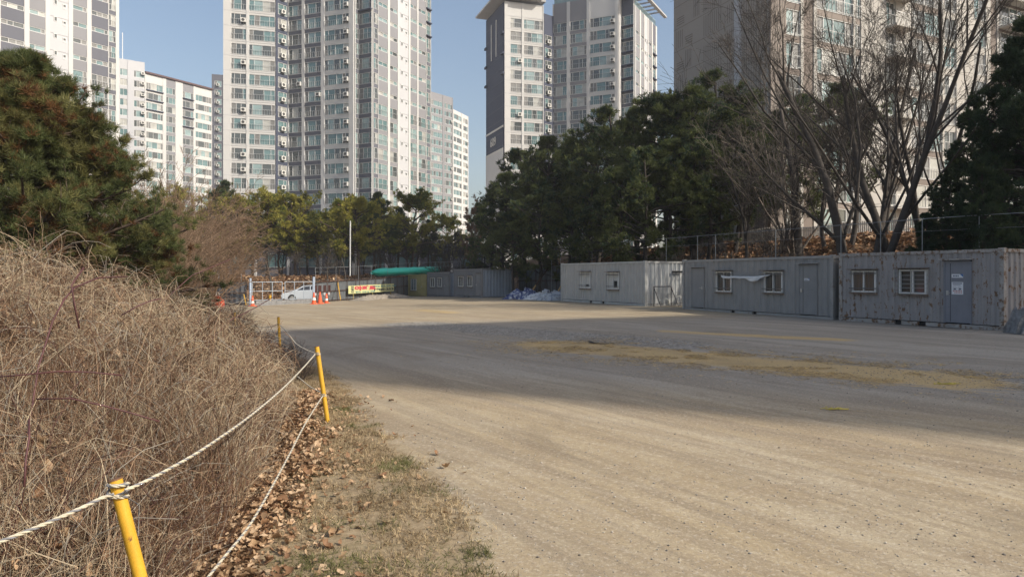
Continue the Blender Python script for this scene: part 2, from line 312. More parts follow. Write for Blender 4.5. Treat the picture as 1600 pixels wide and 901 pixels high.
def tower(name, label, faces, ztop, pitch, sill, back, group=None, hw=2.05, maxw=100, rails=True, roofcol='roof', z0=-1.0, acs=100, zmin=3.0, parapet=.9):
    cx = GX(faces[0]['A'][0], faces[0]['A'][1]); T = empty(name, (cx, faces[0]['A'][1], 0), 0, label, 'apartment building', group)
    wall = MB(); wins = []; acl = []; pts = []
    for fc in faces:
        a, b, u, n = face_geo(fc['A'], fc['B']); L = (b-a).length; zt = fc.get('top', ztop); pc = CMAP[fc.get('pier', 'white')]
        if not pts or (pts[-1]-a).length > .05: pts.append(a.copy())
        pts.append(b.copy())
        pos = 0.0; zr = zt-parapet
        for (p0, p1, col, typ, op) in fc['bays']:
            s0 = max(pos, spx(a, u, p0)); s1 = min(L, spx(a, u, p1))
            if s1-s0 < .15: continue
            if s0-pos > .02: wall.fbox(a, u, n, pos, s0, 0, .24, z0, zt, pc)
            ci = CMAP[col]; pos = s1; wb = s1-s0
            zs = z0; k0 = math.ceil((zmin-sill)/pitch); k = k0
            while sill+k*pitch+hw < zr:
                z = sill+k*pitch; ty = typ
                if typ == 'X': ty = 'S' if z > op.get('sw', 35) else 'W'
                h = hw; zb = z
                if ty == 'S': h = .75; zb = z+1.05
                if ty == 'T': h = .75; zb = z+.9
                if ty == '-' : k += 1; continue
                if zb > zs: wall.fbox(a, u, n, s0, s1, 0, .15, zs, zb, ci)
                if op.get('ledge') and z+0 > op['ledge']: wall.fbox(a, u, n, s0-.1, s1+.1, .15, .55, zb-.32, zb-.08, CMAP['navy'])
                zs = zb+h
                if ty == 'T':
                    ww = min(.5, wb*.2)
                    for q, t0 in enumerate((.22, .70)):
                        wins.append((a+u*(s0+wb*t0)+n*.0, u, ww, h, 'T', k % 2, zb-(.35 if q else 0)))
                    wall.fbox(a, u, n, s0, s1, 0, .10, zb, zb+h, ci)
                    wins[-1] = (wins[-1][0]+n*.11, *wins[-1][1:]); wins[-2] = (wins[-2][0]+n*.11, *wins[-2][1:])
                elif ty == 'N':
                    m_ = wb*.1; wall.fbox(a, u, n, s0, s0+m_, 0, .15, zb, zs, ci); wall.fbox(a, u, n, s1-m_, s1, 0, .15, zb, zs, ci)
                    wins.append((a+u*(s0+m_), u, wb-2*m_, h, 'W', k % 2, zb)); acl.append((a+u*(s0+wb*.3)+n*.30, u, zb+.25))
                elif ty in ('W', 'S'):
                    wins.append((a+u*s0, u, wb, h, ty, (k*7+int(p0)) % 4, zb))
                    if op.get('ac') and (op['ac'] >= 1 or random.random() < op['ac']): acl.append((a+u*(s1-.95)+n*.32, u, zb+random.choice([.45, .45, .9])))
                k += 1
            if zt > zs: wall.fbox(a, u, n, s0, s1, 0, .15, zs, zt, ci)
        if L-pos > .02: wall.fbox(a, u, n, pos, L, 0, .24, z0, zt, pc)
        if fc.get('joints'):
            z = sill-.3
            while z < zt-1: z += pitch; wall.fbox(a, u, n, 0, L, .24, .262, z, z+.05, CMAP[fc['joints']])
    # core prism closed at the back
    ring = pts+[Vector((*q, 0)) for q in back]; nn = len(ring); zc = min(fc.get('top', ztop) for fc in faces)-.35
    vs = [(p.x, p.y, z0) for p in ring]+[(p.x, p.y, zc) for p in ring]
    wall.add(vs, [(i, (i+1) % nn, nn+(i+1) % nn, nn+i) for i in range(nn)], CMAP['white'])
    wall.build('wall', CM, T)
    rf = MB(); rf.add([(p.x, p.y, zc+.03) for p in ring], [tuple(range(nn))], 0); rf.build('roof', [CM[CMAP[roofcol]]], T)
    def vis(q):
        p = q[0]+q[1]*q[2]*.5; px = 800+F*p.x/p.y; py = HY-F*(q[6]+q[3]/2-EYE)/p.y
        return (0 <= px <= 1600 and 0 <= py <= 330)*1000+q[2]*q[3]*3000/p.y**1.3
    wins.sort(key=vis, reverse=True); cache = {}; rest = MB(); mats6 = WM
    for i, (p, u, w_, h, ty, var, z) in enumerate(wins):
        th = math.atan2(u.y, u.x)
        if i < maxw:
            key = (round(w_, 2), h, ty, var)
            if key not in cache:
                a, b = win_mb(w_, h, ty, var); o = a.build('window', WM[:6], None, world=False); r = None
                if b.v:
                    if rails: r = b.build('balcony_railing', [RAIL], o, world=False)
                    else:
                        pass
                cache[key] = o; o2 = o
            else: o2 = copy_tree(cache[key])
            o2.parent = T; o2.location = (p.x-T.location.x, p.y-T.location.y, z); o2.rotation_euler = (0, 0, th)
        else:
            a, b = win_mb(w_, h, ty, var, rail=rails); ct, st = math.cos(th), math.sin(th)
            for q, mo in ((a, 0), (b, 6)):
                o_ = len(rest.v); rest.v += [(p.x+x*ct-y*st, p.y+x*st+y*ct, z+zz) for x, y, zz in q.v]
                rest.f += [tuple(j+o_ for j in f) for f in q.f]; rest.m += [mm+mo for mm in q.m]
    if rest.f: rest.build('window', WM, T)['kind'] = 'stuff'
    if acl:
        a = MB(); a.box(0, .9, -.32, 0, 0, .75, 0); a.lathe([(.27, 0), (.27, .02)], 14, 1); o_ = len(a.v)-28
        for i in range(o_, len(a.v)):
            x, y, z = a.v[i]; a.v[i] = (.42+x, -.321-z, .38+y)
        a.box(.1, .8, -.3, .0, -.12, -.001, 1)
        first = None
        acl.sort(key=lambda q: -(0 < HY-F*(q[2]-EYE)/q[0].y < 330))
        for (p, u, z) in acl[:acs]:
            if first is None: first = o2 = a.build('air_conditioner', [ACW, ACD], T, world=False)
            else: o2 = first.copy(); C.objects.link(o2); o2.parent = T
            o2.location = (p.x-T.location.x, p.y-T.location.y, z); o2.rotation_euler = (0, 0, math.atan2(u.y, u.x))
    return T
E = {}
# main central tower
tower('apartment_tower', 'tallest white and grey apartment tower, left of centre, zigzag front with navy niche', [
    dict(A=(349, 127), B=(430, 129.4), bays=[(361, 385, 'white', 'W', {'ac': .2}), (389, 430, 'white', 'W', E)], joints='pale'),
    dict(A=(430, 129.4), B=(450, 131.6), pier='navy', bays=[(432, 449.5, 'navy', 'N', E)]),
    dict(A=(450, 131.6), B=(553, 127), bays=[(451.5, 472.5, 'dark', 'W', {'ac': .12}), (476.5, 502.5, 'dark', 'W', {'ac': .1}), (507.5, 546, 'white', 'W', {'ac': 1})]),
    dict(A=(553, 127), B=(561, 128.2), bays=[(554, 560.5, 'dark', 'W', E)]),
    dict(A=(561, 128.2), B=(582, 126.8), bays=[(562, 581.7, 'dark', 'W', {'ledge': 49})]),
    dict(A=(582, 126.8), B=(672, 142), bays=[(582.5, 589.5, 'dark', 'W', E), (590, 604.5, 'mid', 'X', {'sw': 33}), (608, 620, 'mid', 'X', {'sw': 33}), (622.5, 637, 'pale', 'T', E), (640, 650.5, 'mid', 'X', {'sw': 33}), (652.5, 664.5, 'mid', 'X', {'sw': 33}), (665, 671.5, 'dark', 'W', {'ledge': 49})]),
  ], 74, 2.75, 1.31, [(-20, 158), (-54, 150)])
# left tower
tower('apartment_tower', 'leftmost grey slab apartment tower behind the big pine, with tiny stair windows', [
    dict(A=(-75, 101), B=(185, 121), bays=[(-72, -40, 'dark', 'X', {'sw': 42}), (-34, -6, 'mid', 'X', {'sw': 42}), (0, 37, 'dark', 'X', {'sw': 35}), (45, 70, 'mid', 'X', {'sw': 34}), (77, 106, 'pale', 'T', E), (113, 135, 'mid', 'X', {'sw': 34}), (142, 168, 'dark', 'X', {'sw': 34.5}), (169, 180, 'dark', 'W', E)]),
  ], 66, 2.75, .95, [(-88, 142), (-104, 120)])
# far left curved block
T3 = tower('apartment_block', 'farther pale apartment block curving between the two left towers', [
    dict(A=(184, 190), B=(226, 194), pier='pale', top=61.5, bays=[(187, 199, 'pale', 'W', E), (209, 226, 'pale', 'W', {'ac': 1})]),
    dict(A=(226, 194), B=(258, 199), top=58.5, bays=[(228, 254, 'white', 'W', {'ledge': 46})]),
    dict(A=(258, 199), B=(331, 212), top=58.5, bays=[(259, 273.5, 'mid', 'W', {'ac': .1}), (285, 301.5, 'mid', 'W', {'ledge': 44}), (305, 330, 'white', 'W', E)]),
    dict(A=(331, 212), B=(352, 213), pier='dark', top=63.5, bays=[(334, 348, 'dark', 'N', E)]),
  ], 60, 2.75, 2.0, [(-90, 235), (-112, 205)], roofcol='maroon', hw=1.85, rails=False)
rb = MB(); 
for A_, B_, z in (((226, 194), (258, 199), 58.55), ((258, 199), (331, 212), 58.55)):
    a, b, u, n = face_geo(A_, B_); rb.fbox(a, u, n, 0, (b-a).length, -3, .6, z, z+.5, 0)
a, b, u, n = face_geo((184, 190), (226, 194)); rb.fbox(a, u, n, 1.2, 1.35, -1, -.85, 60, 69, 1)
rb.build('roof_edge', [MAROON, FRAME], T3)
# far right block behind the main tower
T4 = tower('apartment_block', 'distant grey and white apartment block stepping down right of the central tower', [
    dict(A=(668, 240), B=(707, 250), pier='mid', top=66, bays=[(672, 691, 'mid', 'W', E), (694, 706, 'mid', 'W', {'ac': .3})]),
    dict(A=(707, 250), B=(731, 262), top=62, bays=[(708, 720.5, 'white', 'W', E), (723, 730, 'white', 'W', {'ac': .4})]),
  ], 64, 2.75, 1.0, [(-20, 285), (-36, 272)], roofcol='maroon', hw=1.85, rails=False)
# low dark podium in front of the towers
T7 = empty('podium_building', (GX(290, 112), 112, 0), 0, 'low dark grey ground floor building with white columns behind the bank pines', 'building')
pd = MB(); pd.box(GX(285, 112), GX(770, 112), 112, 122, -1, 6.6, 0); pd.build('wall', [DGREY], T7)
pd = MB(); pd.box(GX(284, 112), GX(771, 112), 111.6, 122.4, 6.6, 7.0, 0); pd.build('roof', [MGREY], T7)
for i, px in enumerate(range(296, 765, 17)):
    m_ = MB(); X0 = GX(px, 112)
    if i % 3 == 0: m_.box(X0, X0+.35, 111.7, 111.99, -1, 6.59, 0); m_.build('column', [WHITE], T7)
    else: m_.box(X0, X0+1.5, 111.9, 111.99, 3.2, 5.3, 1); m_.box(X0-.08, X0+1.58, 111.85, 111.899, 3.12, 3.199, 0); m_.box(X0-.08, X0+1.58, 111.85, 111.899, 5.301, 5.38, 0); m_.build('window', [WHITE, GT], T7)
# tower 609
T5 = tower('apartment_tower', 'white and navy apartment tower with overhanging flat roof and number 609', [
    dict(A=(761, 158), B=(788, 147), pier='navy', bays=[], joints='dark', top=59.8),
    dict(A=(788, 147), B=(849, 149.5), top=60, bays=[(797, 815, 'white', 'W', {'ac': .2}), (818, 848, 'white', 'W', E)], joints='pale'),
    dict(A=(849, 149.5), B=(864, 151.3), pier='navy', top=58.4, bays=[(849.5, 863, 'navy', 'N', E)]),
    dict(A=(864, 151.3), B=(966, 145.5), top=61, bays=[(865, 886, 'mid', 'W', E), (891, 917, 'mid', 'W', {'ac': .12}), (922, 961, 'white', 'W', {'ac': 1})]),
    dict(A=(966, 145.5), B=(970, 147), top=61, bays=[]),
    dict(A=(970, 147), B=(991, 145.2), top=61, bays=[(970.5, 990, 'dark', 'W', {'ledge': 40})]),
    dict(A=(991, 145.2), B=(1025, 158), top=58.5, bays=[(992, 998, 'mid', 'X', {'sw': 32}), (1000, 1005, 'mid', 'X', {'sw': 32}), (1006, 1011, 'pale', 'T', E), (1012, 1017, 'mid', 'X', {'sw': 32}), (1018.5, 1023, 'dark', 'W', {'ledge': 40})]),
  ], 60, 2.75, 2.35, [(31, 168), (-1, 170)], parapet=2.3)
lo = MB(); a, b, u, n = face_geo((761, 158), (788, 147)); L_ = (b-a).length

def trim(*k):
    t_ = MB(); t_.fbox(a, u, n, *k); t_.build('side_trim', [WGREY, WHITE, NAVY], T5)
trim(.0, L_, .262, .30, -1, 28.59, 0); trim(0, L_, .262, .34, 28.6, 29.0, 1); trim(0, L_, .262, .34, 33.4, 33.8, 1)
for zz in (40.5, 44.8, 49.1): trim(L_-.9, L_+.5, .27, .6, zz+4, zz+4.5, 2); trim(-.3, .8, .27, .6, zz+4, zz+4.5, 2)
for t in (.34, .62): trim(L_*t, L_*t+.35, .27, .42, 49.5, 57.5, 1)
cn = MB()   # overhanging roof slabs
u0 = Vector((b-a).normalized()); 
cn.fbox(a, u, n, -1.2, L_+1.4, -9, 2.4, 60.6, 60.95, 0)
a, b, u, n = face_geo((788, 147), (849, 149.5)); cn.fbox(a, u, n, 3, 8.5, -8, 2.4, 61.2, 61.7, 0)
a2, b2, u2, n2 = face_geo((864, 151.3), (966, 145.5)); L2 = (b2-a2).length
cn.fbox(a2, u2, n2, 1, L2-1, -9, -2.2, 61, 64.5, 1); cn.fbox(a2, u2, n2, -.5, L2, -10, 1.0, 64.6, 65.2, 0)
a3, b3, u3, n3 = face_geo((991, 145.2), (1025, 158)); L3 = (b3-a3).length
cn.fbox(a3, u3, n3, 0, L3+1.2, 1.5, 2.2, 60.6, 60.95, 0); cn.fbox(a3, u3, n3, -1.4, 0, -6, 2.2, 60.6, 60.95, 0)
for i in range(6): cn.fbox(a3, u3, n3, 1+i*2.2, 1.35+i*2.2, -6, 1.49, 60.65, 60.9, 0)
cn.build('roof_canopy', [ROOFM, WHITE], T5)
gb = MB()
for a_, u_, n_, L__ in ((a2, u2, n2, L2), (a3, u3, n3, L3)): gb.fbox(a_, u_, n_, .3, L__-.2, -.12, -.05, 58.5 if L__ == L3 else 61, 60 if L__ == L3 else 62.3, 0)
gb.build('glass_balustrade', [GL], T5)
def text_mesh(name, s, size, loc, rot, material, parent=None, ext=.004, align='CENTER', bold=0, world=None):
    cu = bpy.data.curves.new(name, 'FONT'); cu.body = s; cu.size = size; cu.extrude = ext; cu.align_x = align; cu.align_y = 'CENTER'; cu.offset = bold
    t = bpy.data.objects.new(name, cu); C.objects.link(t); dg = bpy.context.evaluated_depsgraph_get(); me = bpy.data.meshes.new_from_object(t.evaluated_get(dg))
    bpy.data.objects.remove(t); me.materials.clear(); me.materials.append(material); me.name = name
    o = bpy.data.objects.new(name, me); C.objects.link(o); o.rotation_euler = rot
    if parent is not None: o.parent = parent; loc = Vector(loc)-Vector(parent.location)
    o.location = loc; return o
a, b, u, n = face_geo((761, 158), (788, 147)); p = a+u*(L_*.45)+n*.36
text_mesh('building_number', '609', 2.6, (p.x, p.y, 31.2), (math.pi/2, 0, math.atan2(u.y, u.x)), WHITE, T5, .03, bold=.03)
# near brown tower on the right, above the bare trees
T6 = tower('apartment_building', 'nearest beige and white apartment building at the right, behind the bare trees', [
    dict(A=(1056, 68.6), B=(1197, 57), pier='beige', bays=[]),
    dict(A=(1197, 57), B=(1640, 75.5), pier='off', bays=[(1219, 1248, 'brown', 'W', E), (1252, 1268, 'brown', '-', E), (1273, 1330, 'plum', 'W', {'ac': .1}), (1333, 1342, 'plum', 'W', E), (1381, 1396, 'off', 'W', E), (1420, 1469, 'brown', 'W', E), (1472, 1491, 'off', 'W', E), (1518, 1537, 'off', 'W', E), (1544, 1554, 'brown', '-', E), (1557, 1600, 'brown', 'W', E), (1606, 1632, 'off', 'W', E)]),
  ], 56, 2.75, 2.7, [(62, 92), (30, 86)], hw=2.2, zmin=4)
gm = MB(); a, b, u, n = face_geo((1056, 68.6), (1197, 57)); L_ = (b-a).length; z = 4
rr = random.Random(3)
gm.fbox(a, u, n, L_-3.4, L_-2.7, .24, .45, -1, 56, 0)
while z < 54:
    for c0, c1 in ((.5, 1.7), (1.9, 3.0), (3.2, 4.2)):
        if rr.random() < .8:
            for q in range(4): zz = z+.25+q*.22; gm.fbox(a, u, n, c0, c1, .24, .252, zz, zz+.07, 1) if (int(z/2.2)+int(c0)) % 2 else gm.fbox(a, u, n, c0+q*(c1-c0)/4, c0+q*(c1-c0)/4+.06, .24, .252, z+.2, z+1.9, 1)
    for q in range(9): gm.fbox(a, u, n, 4.7+q*.3, 4.76+q*.3, .24, .252, z+.1, z+(2.0 if int(z/2.2) % 3 else 1.4), 1)
    for q in range(5): gm.fbox(a, u, n, 8.0+q*.28, 8.06+q*.28, .24, .252, z+.2, z+1.8, 1)
    for q in range(7): gm.fbox(a, u, n, L_-2.4+q*.3, L_-2.34+q*.3, .24, .252, z, z+2.15, 1)
    gm.fbox(a, u, n, 0, L_-3.5, .24, .25, z-.06, z-.02, 1); z += 2.2
gm.build('relief_panel', [WGREY, SHELL], T6)
a, b, u, n = face_geo((1197, 57), (1640, 75.5)); cm = MB(); cm.fbox(a, u, n, 0, 1.75, .24, .5, -1, 56, 0)
for q in range(4): cm.fbox(a, u, n, .45+q*.28, .52+q*.28, .5, .515, -1, 56, 1)
cm.build('corner_column', [PLUM, SHELL], T6)
bl = MB()
for s0, s1 in ((spx(a, u, 1381), spx(a, u, 1412)), (spx(a, u, 1557), spx(a, u, 1600))):
    for k in range(1, 18):
        z = 2.7+2.75*k; bl = MB(); bl.fbox(a, u, n, s0, s1, .24, 1.3, z-.35, z-.15, 0); bl.fbox(a, u, n, s0, s1, 1.25, 1.3, z+.85, z+.92, 1)
        m = int((s1-s0)/.25)
        for q in range(m+1): bl.fbox(a, u, n, s0+q*(s1-s0-.04)/m, s0+.04+q*(s1-s0-.04)/m, 1.26, 1.29, z-.15, z+.85, 1)
        bl.build('balcony', [OFFW, FRAME], T6)
# the slab tower off to the right whose shadow crosses the lot
sh = L82 = 60/math.tan(SE)
def cast(x, y): return (x+SD.x*sh, y+SD.y*sh)
q = [cast(-9.5, 14.85), cast(-10.5, 21), cast(24, 40.5), cast(36, 25), cast(36, -8)]
so_ = MB(); nn = len(q); so_.add([(x, y, -1) for x, y in q]+[(x, y, 60) for x, y in q], [(i, nn+i, nn+(i+1) % nn, (i+1) % nn) for i in range(nn)]+[tuple(range(nn, 2*nn))], 0)
TS = empty('apartment_tower', (q[0][0], q[0][1], 0), 0, 'white slab apartment tower standing outside the frame, its long shadow crossing the lot', 'apartment building')
so_.build('wall', [WHITE], TS)
sw = MB()
for i in range(nn):
    A_ = Vector((*q[i], 0)); B_ = Vector((*q[(i+1) % nn], 0)); u_ = (B_-A_).normalized(); n_ = Vector((-u_.y, u_.x, 0)); m = int((B_-A_).length/3.2)
    for j in range(m):
        for k in range(20): sw.fbox(A_, u_, n_, .5+j*3.2, 2.7+j*3.2, 0, .06, 2+k*2.8, 3.9+k*2.8, 0)
sw.build('window', [GT], TS)['kind'] = 'stuff'

# ------------------------------------------------------------------ containers
def rustmat(name, col, rust, lo, hi, sc=2.2, rcol=(.16, .085, .04)):
    m = mat(name, col, .6, .10, 3.2, col2=rcol if rust else None, mix=(lo, hi), spec=.35, bump=.1, bscale=30, stretch=(1, 1, .45)); return m
RUSTY = mat('rust', (.17, .09, .05), .9, .4, 6); DARKG = mat('dark_gap', (.02, .02, .02), .9); STEEL = mat('steel', (.45, .45, .44), .4, .1, 8, metal=.6)
PAPER = mat('paper', (.72, .73, .75), .8, .04); INK = mat('ink', (.10, .11, .16), .8); INKR = mat('ink_red', (.45, .10, .08), .8); BLUEP = mat('blue_print', (.06, .16, .42), .7)
CURT = mat('curtain_brown', (.17, .12, .085), .9, .2, 4, stretch=(8, 1, .3)); INT = mat('room_inside', (.045, .05, .05), .15, .5, 2, spec=.6); PAPW = mat('window_paper', (.62, .61, .57), .8, .1)
def corr(mb, x0, x1, z0, z1, y, mi, per=.3, dep=.035):   # corrugated sheet facing -y
    xs = []; x = x0
    n = max(1, int(round((x1-x0)/per))); p = (x1-x0)/n
    for i in range(n):
        b = x0+i*p; xs += [(b, 0), (b+p*.38, 0), (b+p*.5, dep), (b+p*.88, dep)]
    xs.append((x1, 0)); vs = []; fs = []
    for i, (a, d) in enumerate(xs): vs += [(a, y+d, z0), (a, y+d, z1)]
    for i in range(len(xs)-1): fs.append((2*i, 2*i+2, 2*i+3, 2*i+1))
    mb.add(vs, fs, mi)
def container(name, label, cat, A, B, H_, D, wallm, framem, doorm, windows=[], doors=[], per=.3, gable_per=.3, zb=None, lift=.16, roofrust=True, gablem=None):
    a = Vector((A[0], A[1], 0)); b = Vector((B[0], B[1], 0)); u = (b-a).normalized(); L = (b-a).length
    z0 = zb if zb is not None else 0.0
    T = empty(name, (a.x, a.y, z0), math.atan2(u.y, u.x), label, cat, 'container cabins along the edge of the lot')
    def bd(mb, nm, mats, par=T, **k): return mb.build(nm, mats, par, world=False, **k)
    X = lambda px: spx(a, u, px)
    def Zp(px, py):
        s_ = X(px); Y = a.y+u.y*s_; return EYE-(py-HY)/F*Y-z0
    fr = MB(); cw = .13
    for x in (0, L-cw):
        for y in (0, D-cw): fr.box(x, x+cw, y-.012 if y == 0 else y, y+cw+(.012 if y else 0), lift-.02, H_, 0)
    fr.box(cw, L-cw, -.004, .09, H_-.11, H_, 0); fr.box(cw, L-cw, D-.09, D+.004, H_-.11, H_, 0)
    fr.box(-.004, .09, cw, D-cw, H_-.11, H_, 0); fr.box(L-.09, L+.004, cw, D-cw, H_-.11, H_, 0)
    for x in (0, L-cw-.03):
        for y in (-.02, D-cw-.01): fr.box(x-.01, x+cw+.04, y, y+cw+.03, H_-.13, H_+.03, 0); fr.box(x-.01, x+cw+.04, y, y+cw+.03, 0.0, .13, 0)
    bd(fr, 'frame', [framem])
    wl = MB(); f_ = []
    cuts = sorted([(X(w_[0])-.05, X(w_[1])+.05, Zp(w_[0], w_[3])-.05, Zp(w_[0], w_[2])+.05) for w_ in windows]+[(X(d_[0])-.04, X(d_[1])+.04, lift, Zp(d_[1], d_[2])+.03) for d_ in doors])
    x = cw
    for (c0, c1, k0, k1) in cuts:
        corr(wl, x, c0, lift, H_-.11, .03, 0, per)
        if k0 > lift+.05: corr(wl, c0, c1, lift, k0, .03, 0, per)
        corr(wl, c0, c1, k1, H_-.11, .03, 0, per); 
        wl.box(c0-.012, c0+.0, .0, .10, k0, k1, 0); wl.box(c1, c1+.012, .0, .10, k0, k1, 0); x = c1
    corr(wl, x, L-cw, lift, H_-.11, .03, 0, per)
    bd(wl, 'wall', [wallm])
    # side and back panels
    gw = MB(); t = MB(); corr(t, cw, D-cw, lift, H_-.11, .03, 0, gable_per, .05); o_ = t.v
    gw.v += [(L-y, x, z) for x, y, z in o_]; gw.f += t.f; gw.m += t.m; k = len(gw.v)
    gw.v += [(y, D-x, z) for x, y, z in o_]; gw.f += [tuple(i+k for i in f) for f in t.f]; gw.m += t.m
    t = MB(); corr(t, cw, L-cw, lift, H_-.11, .03, 0, .3, .05); k = len(gw.v)
    gw.v += [(L-x, D-y, z) for x, y, z in t.v]; gw.f += [tuple(i+k for i in f) for f in t.f]; gw.m += t.m
    bd(gw, 'side_panel', [gablem or wallm])
    rf = MB(); rf.box(.06, L-.06, .06, D-.06, H_-.06, H_-.015, 0)
    bd(rf, 'roof', [RUSTY if roofrust else framem])
    sk = MB(); p0, p1 = L*.38, L*.53; sw = .28
    for x0, x1 in ((cw+.05, p0), (p0+sw, p1), (p1+sw, L-cw-.05)): sk.box(x0, x1, .015, .10, 0.0, lift-.025, 0)
    sk.box(cw, L-cw, .1, D-.1, .02, lift-.03, 1); sk.box(L-.1, L-.02, cw, D-cw, 0, lift-.02, 0)
    bd(sk, 'skid', [framem, DARKG])
    for w_ in windows:
        x0, x1 = X(w_[0]), X(w_[1]); zt, zb_ = Zp(w_[0], w_[2]), Zp(w_[0], w_[3]); kind = w_[4]; W = x1-x0; Hh = zt-zb_
        m = MB(); fb = .06
        for q in ((0, W, 0, fb), (0, W, Hh-fb, Hh), (0, fb, fb, Hh-fb), (W-fb, W, fb, Hh-fb)): m.box(q[0], q[1], -.03, .08, q[2], q[3], 0)
        m.box(W/2-.03, W/2+.03, -.02, .07, fb, Hh-fb, 0)
        win = m.build('window', [FRAME], T, world=False); win.location = (x0, 0, zb_)
        g = MB(); gl = {'paper': PAPW, 'dark': INT, 'curtain': CURT, 'louver': GL}[kind]
        g.box(fb, W/2-.03, .05, .065, fb, Hh-fb, 0); g.box(W/2+.03, W-fb, .04, .055, fb, Hh-fb, 0 if kind != 'dark' else 1)
        if kind == 'paper': g.box(W*.55, W*.8, .02, .03, Hh*.12, Hh*(.25 if w_[0] < 930 else .5), 2)
        g.build('pane', [gl, GD, DARKG], win, world=False)
        r = MB()
        if w_[5] == 'v':
            for i in range(6): xx = .06+i*(W-.12)/5; r.tube([(xx, -.09, .03), (xx, -.09, Hh-.03)], .007, 6)
            for zz in (Hh*.16, Hh*.84): r.box(-.06, W+.06, -.105, -.078, zz, zz+.035)
        elif w_[5] == 'h':
            for i in range(6): zz = .06+i*(Hh-.12)/5; r.tube([(-.12, -.12, zz), (W+.12, -.12, zz)], .008, 6)
            for xx in (-.12, W*.5, W+.12): r.tube([(xx, -.12, .0), (xx, -.12, Hh)], .014, 6)
        r2 = r.build('grille', [STEEL if w_[5] == 'h' else mat('grille_grey', (.12, .12, .12), .6)], win, world=False) if r.v else None
        h = MB(); h.box(-.10, W+.10, -.20, .0, Hh+.03, Hh+.06)
        h.build('hood', [mat('hood_rusty', (.17, .13, .10), .8, .4, 5)], win, world=False)
        h = MB(); h.box(-.06, W+.06, -.08, -.0, -.07, -.02); h.build('sill', [mat('hood_rusty', (.17, .13, .10))], win, world=False)
        if kind == 'louver':
            lv = MB()
            for i in range(8): lv.box(fb, W-fb, -.05, .03, fb+i*(Hh-.12)/8, fb+i*(Hh-.12)/8+.03)
            lv.build('louvre', [mat('louvre_grey', (.45, .50, .53), .5)], win, world=False)
    for d_ in doors:
        x0, x1 = X(d_[0]), X(d_[1]); zt = Zp(d_[1], d_[2]); W = x1-x0; Hh = zt-lift-.02
        m = MB(); m.box(.02, W-.02, -.005, .05, 0.02, Hh-.02, 0)
        if d_[3] != 'flat': m.box(W*.22, W*.235, -.009, -.004, .05, Hh-.05, 1)
        for q in ((-.03, .02, 0, Hh), (W-.02, W+.03, 0, Hh)): m.box(q[0], q[1], -.02, .06, q[2], q[3], 0)
        m.box(.02, W-.02, -.02, .06, Hh-.02, Hh+.03, 0)
        dr = m.build('door', [doorm, DARKG], T, world=False); dr.location = (x0, 0, lift)
        hx = W*.86 if d_[4] == 'r' else W*.12
        hh = MB(); hh.box(hx-.04, hx+.04, -.02, -.0055, .95, 1.10); hh.tube([(hx, -.02, 1.03), (hx, -.07, 1.03), (hx-.12 if d_[4] == 'r' else hx+.12, -.07, 1.03)], .012, 6)
        hh.build('handle', [STEEL], dr, world=False)
        aw = MB(); aw.box(-.12, W+.12, -.16, -.021, Hh+.06, Hh+.10); aw.build('awning', [framem], dr, world=False)
        if d_[5] == 'notice':
            s_ = MB(); s_.box(W*.28, W*.72, -.012, -.0055, Hh*.74, Hh*.80, 0); s_.add([(W*.60, -.0135, Hh*.80), (W*.72, -.0135, Hh*.80), (W*.72, -.0135, Hh*.75)], [(0, 1, 2)], 1)
            for i in range(4): s_.box(W*.33+i*W*.06, W*.33+i*W*.06+W*.04, -.0135, -.0125, Hh*.757, Hh*.782, 2)
            s_.build('name_plate', [PAPER, BLUEP, INK], dr, world=False)
            s_ = MB(); z1, z2 = Hh*.47, Hh*.67; s_.box(W*.28, W*.72, -.012, -.0055, z1, z2, 0)
            s_.box(W*.32, W*.68, -.0135, -.0125, z2-.06, z2-.03, 2); s_.box(W*.34, W*.62, -.0135, -.0125, z2-.11, z2-.095, 2)
            for i in range(5):
                zz = z2-.16-i*.028; s_.box(W*.33, W*(.45+.04*(i % 3)), -.0135, -.0125, zz, zz+.006, 2); s_.box(W*.53, W*(.62+.02*(i % 2)), -.0135, -.0125, zz, zz+.006, 2)
            for i, xx in enumerate((.36, .56)): s_.box(W*xx, W*(xx+.09), -.0135, -.0125, z1+.16, z1+.20, 2)
            for r_ in range(2):
                for i in range(6):
                    if r_ == 0 or 0 < i < 6: s_.box(W*(.33+i*.06), W*(.37+i*.06), -.0135, -.0125, z1+.10-r_*.055, z1+.13-r_*.055, 3)
            s_.build('notice', [PAPER, BLUEP, INK, INKR], dr, world=False)
        if d_[5] == 'plate':
            s_ = MB(); s_.box(W*.30, W*.60, -.012, -.0055, Hh*.69, Hh*.735, 0); s_.add([(W*.52, -.0135, Hh*.735), (W*.60, -.0135, Hh*.735), (W*.60, -.0135, Hh*.70)], [(0, 1, 2)], 1)
            for i in range(4): s_.box(W*.33+i*W*.045, W*.33+i*W*.045+W*.03, -.0135, -.0125, Hh*.70, Hh*.718, 2)
            s_.build('name_plate', [PAPER, BLUEP, INK], dr, world=False)
    return T, a, u, L, X, Zp
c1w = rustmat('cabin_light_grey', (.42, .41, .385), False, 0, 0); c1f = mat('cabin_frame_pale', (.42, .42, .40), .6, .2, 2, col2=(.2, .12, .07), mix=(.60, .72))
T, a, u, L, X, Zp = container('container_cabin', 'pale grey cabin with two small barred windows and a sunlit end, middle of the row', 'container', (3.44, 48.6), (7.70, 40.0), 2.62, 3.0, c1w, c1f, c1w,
    windows=[(906.5, 922.5, 425, 450, 'paper', 'v'), (949.5, 967, 425.6, 451.6, 'paper', 'v')], gablem=mat('cabin_gable_white', (.50, .51, .50), .6, .12, 1.5, col2=(.25, .2, .15), mix=(.62, .72)), zb=0.0)
